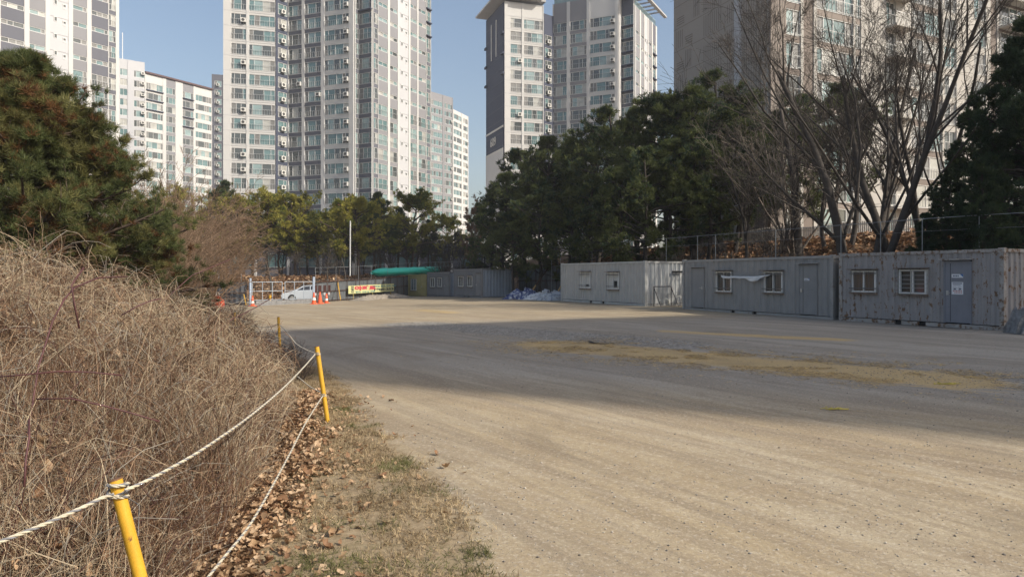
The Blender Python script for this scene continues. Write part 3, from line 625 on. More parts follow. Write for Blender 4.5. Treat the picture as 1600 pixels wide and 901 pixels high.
# things on the sunlit end wall of the pale cabin
C1 = T
m = MB(); m.box(L+.06, L+.16, 1.9, 2.65, 1.95, 2.06); m.build('ledge', [DARKG], C1, world=False)
c2w = rustmat('cabin_mid_grey', (.27, .268, .262), True, .66, .74, rcol=(.16, .13, .11)); c2f = mat('cabin_frame_grey', (.30, .295, .285), .6, .15, 2, col2=(.16, .10, .06), mix=(.60, .70))
T2, a, u, L, X2, Zp2 = container('container_cabin', 'long grey cabin with two doors and a white cloth strung between its windows', 'container', (9.05, 36.7), (12.88, 27.75), 2.62, 3.0, c2w, c2f, rustmat('door_grey', (.235, .238, .24), False, 0, 0),
    windows=[(1119, 1143, 424, 455.5, 'dark', 'v'), (1194, 1223, 424, 456.5, 'dark', 'v')], doors=[(1081, 1099.5, 418.5, 'flat', 'r', ''), (1249, 1276, 413, 'p', 'l', 'plate')], zb=-.03, per=.42)
c3w = rustmat('cabin_rusty_grey', (.30, .285, .28), True, .57, .60); c3f = mat('cabin_frame_rusty', (.34, .32, .30), .6, .2, 2.5, col2=(.15, .085, .045), mix=(.50, .58))
T3c, a3c, u3c, L3c, X3, Zp3 = container('container_cabin', 'rust-spotted grey cabin with notices on its blue-grey door, nearest and rightmost', 'container', (12.98, 27.45), (15.72, 22.1), 2.64, 3.0, c3w, c3f, rustmat('door_bluegrey', (.205, .212, .24), False, 0, 0),
    windows=[(1331, 1369, 422.5, 456, 'curtain', 'v'), (1405, 1448, 421, 458.5, 'dark', 'h')], doors=[(1476, 1517, 407.5, 'p', 'l', 'notice')], zb=0.0, per=.30)
yw = mat('cabin_yellow', (.38, .33, .15), .7, .15, 2, col2=(.2, .15, .08), mix=(.62, .72)); gw_ = rustmat('cabin_slate', (.19, .192, .20), False, 0, 0); bw_ = rustmat('cabin_blue_slate', (.24, .275, .32), False, 0, 0)
container('container_cabin', 'small yellow cabin with a louvred window, farthest of the row beside the banner', 'container', (-12.0, 79.9), (-9.40, 75.3), 2.5, 2.6, yw, yw, yw,
    windows=[(642, 650.5, 435.5, 453.5, 'louver', 'n')], doors=[(658, 663.5, 429, 'flat', 'l', '')], zb=-.60, per=.5, roofrust=False)
container('container_cabin', 'dark grey cabin with two barred windows next to the yellow cabin', 'container', (-9.2, 75.0), (-6.34, 69.9), 2.6, 2.8, gw_, gw_, gw_,
    windows=[(672.5, 679, 433.5, 448, 'dark', 'v'), (684, 690, 433.5, 448, 'dark', 'v')], doors=[(694, 700.5, 430, 'flat', 'l', '')], zb=-.44, per=.2, roofrust=False, gablem=bw_)
TB, aB, uB, LB, XB, ZB = container('container_cabin', 'dark grey cabin with blue-grey corrugated end in dappled light, left of the blue tarpaulins', 'container', (-5.62, 66.6), (-2.66, 61.1), 2.62, 3.1, gw_, gw_, gw_,
    windows=[(716.5, 724, 431.5, 447.5, 'dark', 'v'), (730.5, 738, 431, 447.5, 'dark', 'v')], doors=[(743.5, 751, 426.5, 'flat', 'l', '')], zb=-.22, per=.2, roofrust=False, gablem=bw_)
# white cloth strung between windows
cv = []; cf = []; nC = 26; nV = 6
prof = [(1131, 429.5, 432.5), (1136, 431, 435), (1142, 431.5, 435.5), (1150, 431, 433.8), (1158, 431.5, 435.6), (1166, 431.5, 434.2), (1174, 431.5, 438), (1181, 431.6, 440.3), (1188, 431.3, 438), (1195, 430.3, 433.5), (1206, 429, 430.2)]
for i in range(nC):
    t = i/(nC-1)*(len(prof)-1); j = min(int(t), len(prof)-2); f_ = t-j; px, y0, y1 = [prof[j][q]*(1-f_)+prof[j+1][q]*f_ for q in range(3)]
    s_ = X2(px); zt = Zp2(px, y0); zb_ = Zp2(px, y1)
    for v in range(nV):
        r_ = v/(nV-1); cv.append((s_+.02*math.sin(i*1.7+v), -.16-.04*math.sin(i*1.3+v*1.1)*r_-.02*math.cos(i*.9), zt+(zb_-zt)*r_))
for i in range(nC-1):
    for v in range(nV-1): cf.append((i*nV+v, i*nV+v+1, (i+1)*nV+v+1, (i+1)*nV+v))
m = MB(); m.add(cv, cf); cl = m.build('cloth', [mat('white_cloth', (.66, .68, .70), .9, .06)], None, smooth=True, world=False)
cl.location = T2.location; cl.rotation_euler = T2.rotation_euler; sd = cl.modifiers.new('solid', 'SOLIDIFY'); sd.thickness = .008
tag(cl, 'white torn cloth strung between the two windows of the long grey cabin', 'cloth')
# junk against the sunlit end of the pale cabin: frame and hoses
def place_like(o, ref): o.location = ref.location; o.rotation_euler = ref.rotation_euler; return o
m = MB(); Lx = 9.6
for p0, p1 in (((.35, 0), (.35, 1.15)), ((1.6, 0), (1.6, 1.15)), ((.35, 1.15), (1.6, 1.15))): m.tube([(Lx+.35, p0[0], p0[1]), (Lx+.35, p1[0], p1[1])], .03, 6)
m.tube([(Lx+.35, .35, 1.1), (Lx+1.0, .35, 0)], .025, 6); m.tube([(Lx+.35, 1.6, 1.1), (Lx+1.0, 1.6, 0)], .025, 6)
tag(place_like(m.build('steel_stand', [mat('black_steel', (.03, .03, .035), .5)], None, world=False), C1), 'black square steel stand against the sunlit end of the pale cabin', 'stand')
for i, (y0, r_, lb) in enumerate(((.95, .28, 'white hose looped inside the black steel stand'), (2.1, .42, 'larger white hose looped right of the black steel stand'))):
    m = MB(); pts = [(Lx+.55+.1*math.sin(k*.5), y0+r_*math.cos(k*math.pi/9), .12+max(0, r_*1.2*math.sin(k*math.pi/9))) for k in range(-2, 12)]
    m.tube(pts, .03, 8); tag(place_like(m.build('hose', [mat('hose_white', (.55, .55, .5), .6)], None, smooth=True, world=False), C1), lb, 'hose')

# ------------------------------------------------------------------ sheet-metal fence
SHEET = mat('sheet_fence', (.115, .125, .135), .65, .2, .8, col2=(.12, .07, .045), mix=(.62, .75), stretch=(1, 1, .3)); RRAIL = mat('rusty_rail', (.075, .045, .035), .85, .4, 5)
def sheet_fence(pts, hs, label, props=True):
    T = empty('metal_fence', (pts[0][0], pts[0][1], H(*pts[0])), 0, label, 'fence', 'sheet metal fences round the lot')
    sh_ = MB(); rl = MB(); first = True; ps = []
    for i in range(len(pts)-1):
        a = Vector((*pts[i], 0)); b = Vector((*pts[i+1], 0)); u = (b-a).normalized(); n = Vector((u.y, -u.x, 0)); L = (b-a).length; k = max(1, int(L/.25)); vs = []; fs = []
        for j in range(k+1):
            p = a+u*L*j/k+n*(.035 if j % 2 else -.035); hh = hs[i]+(hs[i+1]-hs[i])*j/k; g = H(a.x+u.x*L*j/k, a.y+u.y*L*j/k); vs += [(p.x, p.y, g-.1), (p.x, p.y, g+hh)]
        for j in range(k): fs.append((2*j, 2*j+2, 2*j+3, 2*j+1))
        sh_.add(vs, fs)
        for fr_ in (.06, .52, 1.0):
            P = []
            for j in range(0, 5):
                t = j/4; x, y = a.x+u.x*L*t, a.y+u.y*L*t; P.append((x+n.x*.07, y+n.y*.07, H(x, y)+(hs[i]+(hs[i+1]-hs[i])*t)*fr_))
            rl.tube(P, .035, 5)
        for j in range(int(L/2)+1):
            t = j*2/L; x, y = a.x+u.x*L*t+n.x*.12, a.y+u.y*L*t+n.y*.12; ps.append((x, y, H(x, y), hs[i]+(hs[i+1]-hs[i])*t))
    o = sh_.build('sheet_panel', [SHEET], T); rl.build('rail', [RRAIL], T)
    for x, y, g, h in ps[:99]:
        m = MB(); m.tube([(x, y, g-.1), (x, y, g+h+.05)], .03, 6); m.build('post', [RRAIL], T)
    return T
def P2(px, Z): return (GX(px, Z), Z)
sheet_fence([P2(322, 55.5), P2(386, 54.5)], [1.75, 1.85], 'dark sheet metal fence left of the blue gate')
sheet_fence([P2(493, 58.3), P2(560, 67), P2(640, 81)], [1.7, 1.9, 2.3], 'rusty topped dark sheet metal fence behind the yellow banner')
sheet_fence([(.6, 67.0), (5.0, 57.5)], [2.75, 2.75], 'tall dark sheet metal fence behind the blue tarpaulins')
# pole and wire fence behind the cabins, one per run
POLE = mat('fence_pole', (.32, .34, .35), .5, .15, 3, metal=.3)
def wire_fence(pxs, Zs, top, label, nwire=4, r=.016):
    pts = [P2(p, z) for p, z in zip(pxs, Zs)]
    T = empty('wire_fence', (pts[0][0], pts[0][1], H(*pts[0])), 0, label, 'fence', 'pole and wire fences'); g = [H(*p) for p in pts]
    tz = [EYE-(t-HY)/F*z for t, z in zip(top, Zs)]
    for p, g_, t in zip(pts, g, tz):
        m = MB(); m.tube([(p[0], p[1], g_-.2), (p[0], p[1], t)], r, 7); m.build('post', [POLE], T)
    m = MB(); m.tube([(p[0], p[1], t) for p, t in zip(pts, tz)], r*.8, 6); m.build('top_rail', [POLE], T)
    m = MB()
    for i in range(nwire):
        f_ = (i+.5)/nwire; m.tube([(p[0], p[1], g_+(t-g_)*f_) for p, g_, t in zip(pts, g, tz)], .006, 3)
    m.build('wire', [POLE], T); return T
rowpx = [862, 876, 925, 980, 1041, 1090, 1118, 1212, 1314, 1376, 1441, 1530, 1620]
def roff(px, off):
    k = (px-800)/F; ax, ay = 3.5+.911*off, 48.8+.413*off; ux, uy = .403, -.915; t = (k*ay-ax)/(ux-k*uy); return ay+uy*t
wire_fence(rowpx, [roff(p, 4.1) for p in rowpx], np.interp(rowpx, [862, 1100, 1480, 1620], [386, 368, 339, 331]), 'tall pole and wire fence running behind the grey cabins')
wire_fence([493, 525, 560, 580, 606, 640, 680, 720], [60, 66, 70, 73, 77, 83, 82, 78], [418, 417.5, 416, 415, 413, 411, 409.5, 408], 'tall pole fence rising over the rusty sheet metal beside the green roll')
wire_fence([262, 300, 342, 377], [57, 57, 57, 57], [429, 428.5, 427.5, 427], 'pole fence above the sheet metal left of the gate')
# white picket fence at the top of the slope
T = empty('picket_fence', (*P2(1160, 50), H(*P2(1160, 50))), 0, 'pale picket fence along the top of the leafy slope behind the bare trees', 'fence')
pa = Vector((*P2(1160, 51), 0)); pb = Vector((*P2(1440, 44), 0)); m0 = None; nP = 95
PK = mat('picket_pale', (.50, .48, .44), .7, .1)
for i in range(nP):
    p = pa.lerp(pb, i/(nP-1)); g = H(p.x, p.y)
    if m0 is None: m = MB(); m.box(-.04, .04, -.02, .02, 0, 1.05); m.box(-.025, .025, -.02, .02, 1.0501, 1.1); m0 = o = m.build('picket', [PK], T, world=False)
    else: o = m0.copy(); C.objects.link(o); o.parent = T
    o.location = (p.x-T.location.x, p.y-T.location.y, g-T.location.z)
m = MB()
for hh in (.3, .85): m.tube([(pa.lerp(pb, i/20).x, pa.lerp(pb, i/20).y+.05, H(pa.lerp(pb, i/20).x, pa.lerp(pb, i/20).y)+hh) for i in range(21)], .03, 4)
m.build('rail', [PK], T)

# ------------------------------------------------------------------ gate, block wall, cones, banner, car
GB = mat('gate_blue_paint', (.33, .40, .50), .5, .1, 3); GALV = mat('gate_bars', (.36, .41, .46), .5, .1, 3)
ga = Vector((*P2(391, 52.5), 0)); gb_ = Vector((*P2(490, 56.5), 0)); gu = (gb_-ga).normalized(); GLn = (gb_-ga).length; gzz = min(H(ga.x, ga.y), H(gb_.x, gb_.y))
T = empty('gate', (ga.x, ga.y, gzz), math.atan2(gu.y, gu.x), 'double leaf pale blue tube gate with wire mesh, shut, beside the cones', 'gate')
for x in (0, GLn):
    m = MB(); m.box(x-.07, x+.07, -.07, .07, 0, 2.1 if x == 0 else 2.2); m.build('gate_post', [GB], T, world=False)
hw_ = GLn/2
for k in range(2):
    x0 = .16+k*hw_; x1 = x0+hw_-.24; m = MB(); z0, z1 = .42, 1.80
    for q in ((x0, z0, x1, z0), (x0, z1, x1, z1), (x0, 1.1, x1, 1.1), (x0, z0, x0, z1), (x1, z0, x1, z1), (x0+(x1-x0)/3, z0, x0+(x1-x0)/3, z1), (x0+(x1-x0)*2/3, z0, x0+(x1-x0)*2/3, z1)): m.tube([(q[0], 0, q[1]), (q[2], 0, q[3])], .027, 6)
    lf = m.build('gate_leaf', [GALV], T, world=False); m = MB()
    for i in range(1, 6): zz = 1.1+i*.117; m.tube([(x0, 0, zz), (x1, 0, zz)], .008, 3)
    for i in range(1, 30): xx = x0+(x1-x0)*i/30; m.tube([(xx, .01, 1.1), (xx, .01, z1)], .003, 3)
    m.build('wire_mesh', [mat('dark_wire', (.10, .10, .10), .6)], lf, world=False)
m = MB()
for r_ in range(2):
    for i in range(int(GLn/.42)): m.box(.1+i*.42+(.2 if r_ else 0), .1+i*.42+.405+(.2 if r_ else 0), -.33, -.15, r_*.2, r_*.2+.19)
bw2 = m.build('block_wall', [mat('concrete_block', (.23, .23, .23), .9, .2, 4)], None, world=False); bw2.location = (ga.x, ga.y, gzz-.02); bw2.rotation_euler = (0, 0, math.atan2(gu.y, gu.x))
tag(bw2, 'low grey concrete block wall laid along the foot of the blue gate', 'wall')
OR = mat('cone_orange', (.75, .12, .04), .55, .1, 6); CWH = mat('cone_white', (.75, .75, .72), .5, .05)
def cone(px, Z, h, kind, label):
    x, y = P2(px, Z); T = empty('traffic_cone', (x, y, H(x, y)), 0, label, 'traffic cone', 'traffic cones by the gate')
    m = MB()
    if kind == 'thin': pr = [(.15, .03), (.14, h*.25), (.12, h*.27), (.10, h*.5), (.09, h*.7), (.10, h*.74), (.075, h*.78), (.06, h), (.03, h)]; mi = [0, 0, 1, 0, 1, 0, 0, 0, 0]
    elif kind == 'band': pr = [(.19, .04), (.145, h*.35), (.105, h*.58), (.06, h*.85), (.045, h), (.02, h)]; mi = [0, 1, 0, 0, 0, 0]
    else: pr = [(.2, .04), (.145, h*.35), (.045, h), (.02, h)]; mi = [0, 0, 0, 0]
    m.lathe(pr, 18, 0, mis=mi); m.build('cone_body', [OR, CWH], T, smooth=False, world=False)
    m = MB(); m.box(-.25, .25, -.25, .25, 0, .04); m.build('base', [OR], T, world=False, bevel=.01)
cone(394.5, 51.8, .80, 'thin', 'orange and white banded cone at the left gate post')
cone(490.5, 53.5, .90, 'band', 'orange cone with one white band at the right gate post')
cone(500, 54.2, .93, 'plain', 'plain orange cone, middle of the three right of the gate')
cone(510, 55.8, .78, 'thin', 'slim orange and white cone, rightmost by the sheet fence')
# extinguishers and small signs on the fence
for i, px in enumerate((494.5, 501.5, 509, 515.5)):
    Zq = 58.1+(px-493)*.125; x, y = P2(px, Zq); m = MB(); g = H(x, y); zt = 1.45
    m.box(x-.13, x+.13, y-.34, y-.30, g+.75, g+zt, 0); m.box(x-.09, x+.09, y-.355, y-.341, g+.60, g+.82, 1)
    tag(m.build('notice_board', [mat('board_maroon', (.10, .045, .04), .7), PAPER], None), ['first', 'second', 'third', 'fourth'][i]+' small dark red board with white tag on the fence, counted from the gate', 'sign', 'small boards on the fence')
# banner
bx0, bx1 = Vector((*P2(544.5, 64.0), 0)), Vector((*P2(615.5, 74.5), 0)); bu = (bx1-bx0).normalized(); bL = (bx1-bx0).length
zA0, zA1 = EYE-(446.5-HY)/F*64, EYE-(459-HY)/F*64; zB0, zB1 = EYE-(443-HY)/F*74.5, EYE-(454.5-HY)/F*74.5
T = empty('banner', (bx0.x, bx0.y, zA1), math.atan2(bu.y, bu.x), 'yellow banner advertising apartments in red Korean letters, propped before the sheet fence', 'banner')
BH = zA0-zA1; sl_ = (zB1-zA1)/bL
YEL = mat('banner_yellow', (.62, .61, .30), .7, .06); m = MB(); m.add([(0, 0, 0), (bL, 0, sl_*bL), (bL, 0, zB0-zA1), (0, 0, BH), (0, .03, 0), (bL, .03, sl_*bL), (bL, .03, zB0-zA1), (0, .03, BH)], [(0, 1, 2, 3), (5, 4, 7, 6), (0, 4, 5, 1), (3, 2, 6, 7), (1, 5, 6, 2), (0, 3, 7, 4)])
m.build('sheet', [YEL], T, world=False)
BR = mat('banner_red', (.55, .07, .09), .7); BK = mat('banner_black', (.04, .045, .06), .7); BG = mat('banner_green', (.10, .26, .26), .7)
def btxt(s, size, fx, fz, mt, bold=.0, sx=1.0, nm='lettering'):
    o = text_mesh(nm, s, size, (0, 0, 0), (math.pi/2, -math.atan(sl_)*0, 0), mt, None, .003, bold=bold)
    o.parent = T; x = bL*fx; o.location = (x, -.008, sl_*x+BH*fz); o.rotation_euler = (math.pi/2, 0, 0); o.scale = (sx*2.25, 1, 1); return o
btxt('한', BH*.30, .075, .80, BK, .006, 1.4); btxt('빌', BH*.30, .075, .50, BK, .006, 1.4); btxt('단', BH*.28, .075, .20, BK, .006, 1.4)
btxt('아파트', BH*.60, .34, .60, BR, .03, 1.75); btxt('문의 사무실 예정', BH*.2, .34, .13, BG, .004, 1.9)
btxt('계약금 전액 입주 가능', BH*.27, .77, .76, BG, .008, 1.5); btxt('1800-2533', BH*.42, .78, .33, BK, .014, 1.95)
for i, f_ in enumerate((.1, .5, .93)):
    m = MB(); m.box(bL*f_, bL*f_+.06, .031, .08, sl_*bL*f_-.5, sl_*bL*f_+BH*.9); m.build('prop', [mat('prop_wood', (.42, .33, .12), .8)], T, world=False)
# yellow painted props leaning on the fence
YP = mat('yellow_paint', (.60, .34, .03), .4, .12, 4, col2=(.20, .09, .03), mix=(.62, .68), spec=.5)
def bar(name, pts, r, mt, label, cat, group=None, n=8):
    x, y, z = pts[0]; T = bpy.data.objects.new('x', None); m = MB(); m.tube([(p[0]-x, p[1]-y, p[2]-z) for p in pts], r, n); o = m.build(name, [mt], None, world=False); o.location = (x, y, z); bpy.data.objects.remove(T)
    return tag(o, label, cat, group)
bar('prop_pole', [G(384.5, 477, 53.3), G(381, 460, 54.3)], .04, YP, 'short yellow pole leaning on the fence left of the gate', 'pole')
bar('prop_pole', [G(532, 468, 60), G(527.5, 440, 62.5)], .045, YP, 'slanting yellow pole at the fence between boards and banner', 'pole')
WB = mat('beam_wood', (.45, .28, .12), .8, .2, 6); 
bar('timber_beam', [G(828, 459.5, 57), G(837, 446, 58.3)], .075, WB, 'bare yellow wood foot of the beam leaning behind the tarpaulins', 'beam')
bar('timber_beam', [G(837.2, 445.6, 58.35), G(862, 411, 61.5)], .06, RRAIL, 'rusty upper length of the beam leaning on the fence', 'beam')
bar('timber_beam', [G(869, 460, 52.5), G(877, 446, 53.5)], .05, WB, 'short wood beam leaning at the left corner of the pale cabin', 'beam')
bar('street_pole', [G(547, 431, 74), G(547.3, 345, 74)], .07, mat('pole_white', (.60, .60, .58), .5), 'tall slim white pole standing among the pines above the banner', 'pole', n=10)
bar('street_pole', [G(556, 431, 88), G(556, 384, 88)], .16, mat('pole_concrete', (.36, .34, .31), .8), 'thicker pale concrete pole just right of the slim white pole', 'pole', n=10)
T = empty('street_lamp', G(757, 418, 76), 0, 'black angular street lamp behind the dark cabins, left of the pine wood', 'street lamp')
m = MB(); p0, p1 = G(757, 425, 76), G(757, 391, 76); m.box(p0.x-.09, p0.x+.09, 75.91, 76.09, p0.z-1.0, p1.z); m.build('pole', [mat('black_steel', (.03, .03, .035), .5)], T)
m = MB(); m.box(p1.x-1.1, p1.x-.092, 75.95, 76.05, p1.z-.12, p1.z); m.box(p1.x-1.3, p1.x-.9, 75.85, 76.15, p1.z-.30, p1.z-.13); m.build('lamp_head', [MATS['black_steel']], T)
# car
CARG = glass('car_glass', (.02, .022, .028))
def car(px, Z, rz, label, paint):
    x, y = P2(px, Z); T = empty('car', (x, y, H(x, y)), rz, label, 'car'); W = .9
    def loft(m, prof, ys):
        vs = [(p[0], y_, p[1]) for y_ in (-1, 1) for p in prof]; n = len(prof)
        vs = [(x_, y_*ys(z_), z_) for x_, y_, z_ in vs]
        m.add(vs, [tuple(range(n)), tuple(range(2*n-1, n-1, -1))]+[(i, n+i, n+(i+1) % n, (i+1) % n) for i in range(n)])
    m = MB(); loft(m, [(-2.24, .28), (-2.33, .55), (-2.22, .76), (-1.3, .95), (2.0, 1.02), (2.28, .9), (2.3, .32)], lambda z_: .90-.05*max(0, z_-.7)); 
    cy = lambda z_: .855-.22*(z_-.93)/.54
    loft(m, [(-1.38, .92), (-.5, 1.40), (.2, 1.475), (1.0, 1.42), (1.95, 1.0)], cy); m.build('body', [paint], T, world=False)
    for sgn in (-1, 1):
        g = MB()
        for qq in ([(-1.0, 1.02), (-.42, 1.34), (.12, 1.40), (.12, 1.02)], [(.2, 1.02), (.2, 1.40), (.9, 1.35), (1.45, 1.08)]):
            P = [(p[0], sgn*(cy(p[1])+.012), p[1]) for p in qq]; Q = [(p[0], sgn*(cy(p[1])-.03), p[1]) for p in qq]
            g.add(P+Q, [(0, 1, 2, 3), (7, 6, 5, 4), (0, 4, 5, 1), (1, 5, 6, 2), (2, 6, 7, 3), (3, 7, 4, 0)])
        g.build('side_window', [CARG], T, world=False)
    g = MB(); g.add([(-1.30, -.74, .985), (-1.30, .74, .985), (-.56, .60, 1.39), (-.56, -.60, 1.39), (-1.25, -.7, .95), (-1.25, .7, .95), (-.52, .58, 1.35), (-.52, -.58, 1.35)], [(0, 1, 2, 3), (4, 7, 6, 5), (0, 4, 5, 1), (1, 5, 6, 2), (2, 6, 7, 3), (3, 7, 4, 0)]); g.build('windscreen', [CARG], T, world=False)
    wh = None
    for wx in (-1.4, 1.4):
        for sg in (-1, 1):
            if wh is None:
                g = MB(); g.tube([(0, -.11, 0), (0, .11, 0)], .33, 20); wh = w_ = g.build('wheel', [mat('tyre', (.02, .02, .02), .8)], T, world=False); r = MB(); r.tube([(0, -.115, 0), (0, .115, 0)], .2, 14); r.build('rim', [STEEL], w_, world=False)
            else: w_ = copy_tree(wh, T)
            w_.location = (wx, sg*.83, .33)
    for sg in (-1, 1):
        g = MB(); g.box(-2.31, -2.12, sg*.62-.17, sg*.62+.17, .62, .74); g.build('headlight', [GD], T, world=False)
    g = MB(); g.box(-2.335, -2.30, -.45, .45, .42, .66); g.build('grille', [DARKG], T, world=False)
    return T
car(483, 62.5, math.radians(12), 'silver white sedan driving on the road behind the blue gate', mat('car_silver', (.52, .56, .60), .25, .03, spec=.6, coat=.6))
bar('yellow_bollard', [G(422, 472, 66), G(422, 461, 66)], .12, YP, 'stubby yellow bollard on the road behind the left gate leaf', 'bollard')
# green roll of sheeting behind the fence
ga_, gb2 = G(581, 426, 76), G(692, 421.5, 88); m = MB(); n = 24; rn = 16; du = (gb2-ga_); nu = Vector((du.y, -du.x, 0)).normalized(); vs = []; fs = []
for i in range(n):
    t = i/(n-1); c = ga_.lerp(gb2, t); r_ = .52*min(1, .35+8*min(t, 1-t))*(1+.05*math.sin(i*2.1))
    for k in range(rn):
        al = 2*math.pi*k/rn; vs.append(c+nu*math.cos(al)*r_*1.25+Vector((0, 0, 1))*math.sin(al)*r_*(.9+.03*math.sin(i*1.3+k)))
for i in range(n-1):
    for k in range(rn): fs.append((i*rn+k, i*rn+(k+1) % rn, (i+1)*rn+(k+1) % rn, (i+1)*rn+k))
fs.append(tuple(range(rn))); fs.append(tuple((n-1)*rn+k for k in range(rn-1, -1, -1))); m.add(vs, fs)
T = empty('green_cover', ga_, 0, 'long rounded bright green cover lying behind the rusty fence and yellow cabin', 'cover')
m.build('cover_sheet', [mat('green_vinyl', (.03, .60, .44), .35, .08, 1, bump=.3, bscale=3, spec=.6)], T, smooth=True)
m = MB(); m.tube([ga_+Vector((0, 0, -.75)), gb2+Vector((0, 0, -.75))], .12, 5)
for t in (.05, .35, .65, .95): c = ga_.lerp(gb2, t); m.tube([c+Vector((0, 0, -.6)), (c.x, c.y, H(c.x, c.y)-.2)], .06, 6)
m.build('frame', [POLE], T)
# tarpaulins
TBL = mat('tarp_blue', (.035, .055, .16), .5, .3, 2, col2=(.45, .47, .50), mix=(.50, .56), bump=.4, bscale=8); TGR = mat('tarp_grey', (.40, .42, .44), .6, .3, 2, col2=(.05, .07, .15), mix=(.56, .62), bump=.4, bscale=8)
def heap(name, px0, px1, Z0, Z1, h, mt, label, cat, dep=1.6, seed=1):
    a = Vector((*P2(px0, Z0), 0)); b = Vector((*P2(px1, Z1), 0)); u = (b-a).normalized(); n = Vector((-u.y, u.x, 0)); L = (b-a).length; nu_, nv = int(L/.12)+2, int(dep/.12)+2; vs = []; fs = []
    for i in range(nu_):
        for j in range(nv):
            s_, t = i/(nu_-1), j/(nv-1); x = a.x+u.x*L*s_+n.x*dep*(t-.5); y = a.y+u.y*L*s_+n.y*dep*(t-.5)
            e = (1-(2*s_-1)**4)*(1-(2*t-1)**2); wn = float(vnoise(np.array(x*3), np.array(y*3), 1.1, seed))+.5*float(vnoise(np.array(x*9), np.array(y*9), 1.0, seed+1))
            vs.append((x+.1*math.sin(wn*9), y+.1*math.cos(wn*7), H(x, y)+.01+h*max(0, e)*(.35+.65*wn)))
    for i in range(nu_-1):
        for j in range(nv-1): fs.append((i*nv+j, (i+1)*nv+j, (i+1)*nv+j+1, i*nv+j+1))
    m = MB(); m.add(vs, fs); o = m.build(name, [mt], None, smooth=False); return tag(o, label, cat)
heap('tarpaulin', 792, 842, 55.5, 54.5, .85, TBL, 'blue and white crumpled tarpaulin lying left of the pale cabin', 'tarpaulin', 2.2, 11)
heap('tarpaulin', 826, 856, 53.6, 52.4, .55, mat('tarp_pale', (.55, .56, .57), .6, .2, 2, col2=(.07, .1, .2), mix=(.58, .64)), 'pale crumpled tarpaulin lying in front of the others, middle of the heap', 'tarpaulin', 1.6, 13)
heap('tarpaulin', 845, 876, 53.8, 51.0, .8, TGR, 'grey crumpled tarpaulin touching the left corner of the pale cabin', 'tarpaulin', 2.2, 12)
heap('soil_heap', 553, 636, 61.5, 73, .42, mat('rubble', (.27, .235, .19), .95, .4, 4, bump=.6, bscale=12), 'long low heap of grey brown soil under the yellow banner', 'soil heap', 1.9, 14)
heap('netting', 1583, 1625, 21.6, 20.6, 1.0, mat('net_grey', (.20, .20, .20), .9, .4, 9, bump=.5), 'grey bundled netting at the right end of the rust-spotted cabin', 'netting', .9, 15)
# orange net bag
m = MB(); vs = []; fs = []; c = G(340, 475, 27); nn = 18
for i in range(12):
    for j in range(nn):
        th = math.pi*i/11; ph = 2*math.pi*j/nn; r_ = .24*(1+.13*math.sin(ph*5+i)+.08*math.sin(th*7)); vs.append((c.x+r_*math.sin(th)*math.cos(ph), c.y+r_*math.sin(th)*math.sin(ph), c.z+r_*1.15*math.cos(th)))
for i in range(11):
    for j in range(nn): fs.append((i*nn+j, (i+1)*nn+j, (i+1)*nn+(j+1) % nn, i*nn+(j+1) % nn))
m.add(vs, fs); T = empty('net_bag', (c.x, c.y, c.z), 0, 'orange red net bag sitting on the brush left of the gate', 'bag'); m.build('sack', [mat('net_orange', (.62, .10, .05), .7, .35, 14)], T)
m = MB(); m.tube([(c.x-.07, c.y, c.z+.25), (c.x-.05, c.y, c.z+.42), (c.x, c.y, c.z+.48), (c.x+.05, c.y, c.z+.42), (c.x+.08, c.y, c.z+.25)], .014, 6); m.build('handle', [CWH], T)
# litter on the lot
m = MB(); m.tube([G(921, 534.5, 18.3), G(928, 538.5, 17.9), G(945, 538.8, 17.7), G(961, 536.8, 17.9)], [.06, .05, .02, .015], 7)
for i, v in enumerate(m.v): m.v[i] = (v[0], v[1], H(v[0], v[1])+.03+(v[2]-H(v[0], v[1]))*.15)
tag(m.build('rubber_strip', [mat('rubber', (.02, .02, .02), .7)], None), 'black rubber strip lying on the dark gravel near the straw patch', 'debris')
for lb, (px, py) in (('yellow frayed rope scrap by the near edge of the tower shadow', (1292, 639)), ('yellow frayed rope scrap at the end of the straw patch', (1470, 601))):
    Z = EYE*F/(py-HY); x0, y0 = P2(px, Z); m = MB(); rr = random.Random(px)
    for k in range(10):
        x, y = x0+rr.uniform(-.12, .12), y0+rr.uniform(-.05, .05); al = rr.uniform(-.6, .6); l_ = rr.uniform(.05, .14); g = H(x, y)
        m.tube([(x, y, g+.01), (x+l_*math.cos(al), y+l_*math.sin(al), g+.025), (x+2*l_*math.cos(al+.5), y+2*l_*math.sin(al+.5), g+.012)], .005, 4)
    tag(m.build('rope_scrap', [mat('yellow_rope', (.42, .35, .07), .7)], None), lb, 'rope scrap', 'yellow rope scraps')

# ------------------------------------------------------------------ yellow posts and ropes
def post(label, top, base, r=.027):
    T = empty('rope_post', base, 0, label, 'post', 'yellow rope posts along the brush')
    d = (top-base).normalized(); m = MB(); m.tube([base-d*.1, base+d*.4, base.lerp(top, .7), top], r, 40); m.build('tube', [YP], T, smooth=False)
    m = MB(); m.tube([top-d*.004, top+d*.002], r*1.06, 16); m.build('rim', [RUSTY], T)
    return top, d
t1, b1 = G(180, 748, 2.95), Vector((GX(180, 2.95)+.235, 2.95, -.02)); post('nearest yellow post, leaning, rope knotted round its top', t1, b1)
t2, b2_ = G(495, 541, 8.3), Vector((GX(512, 8.3), 8.3, H(GX(512, 8.3), 8.3))); post('second yellow post at the edge of the fallen leaves', t2, b2_)
t3 = G(435, 495, 14.5); b3_ = Vector((t3.x+.05, 14.5, 0)); post('third yellow post standing in thorny twigs', t3, b3_)
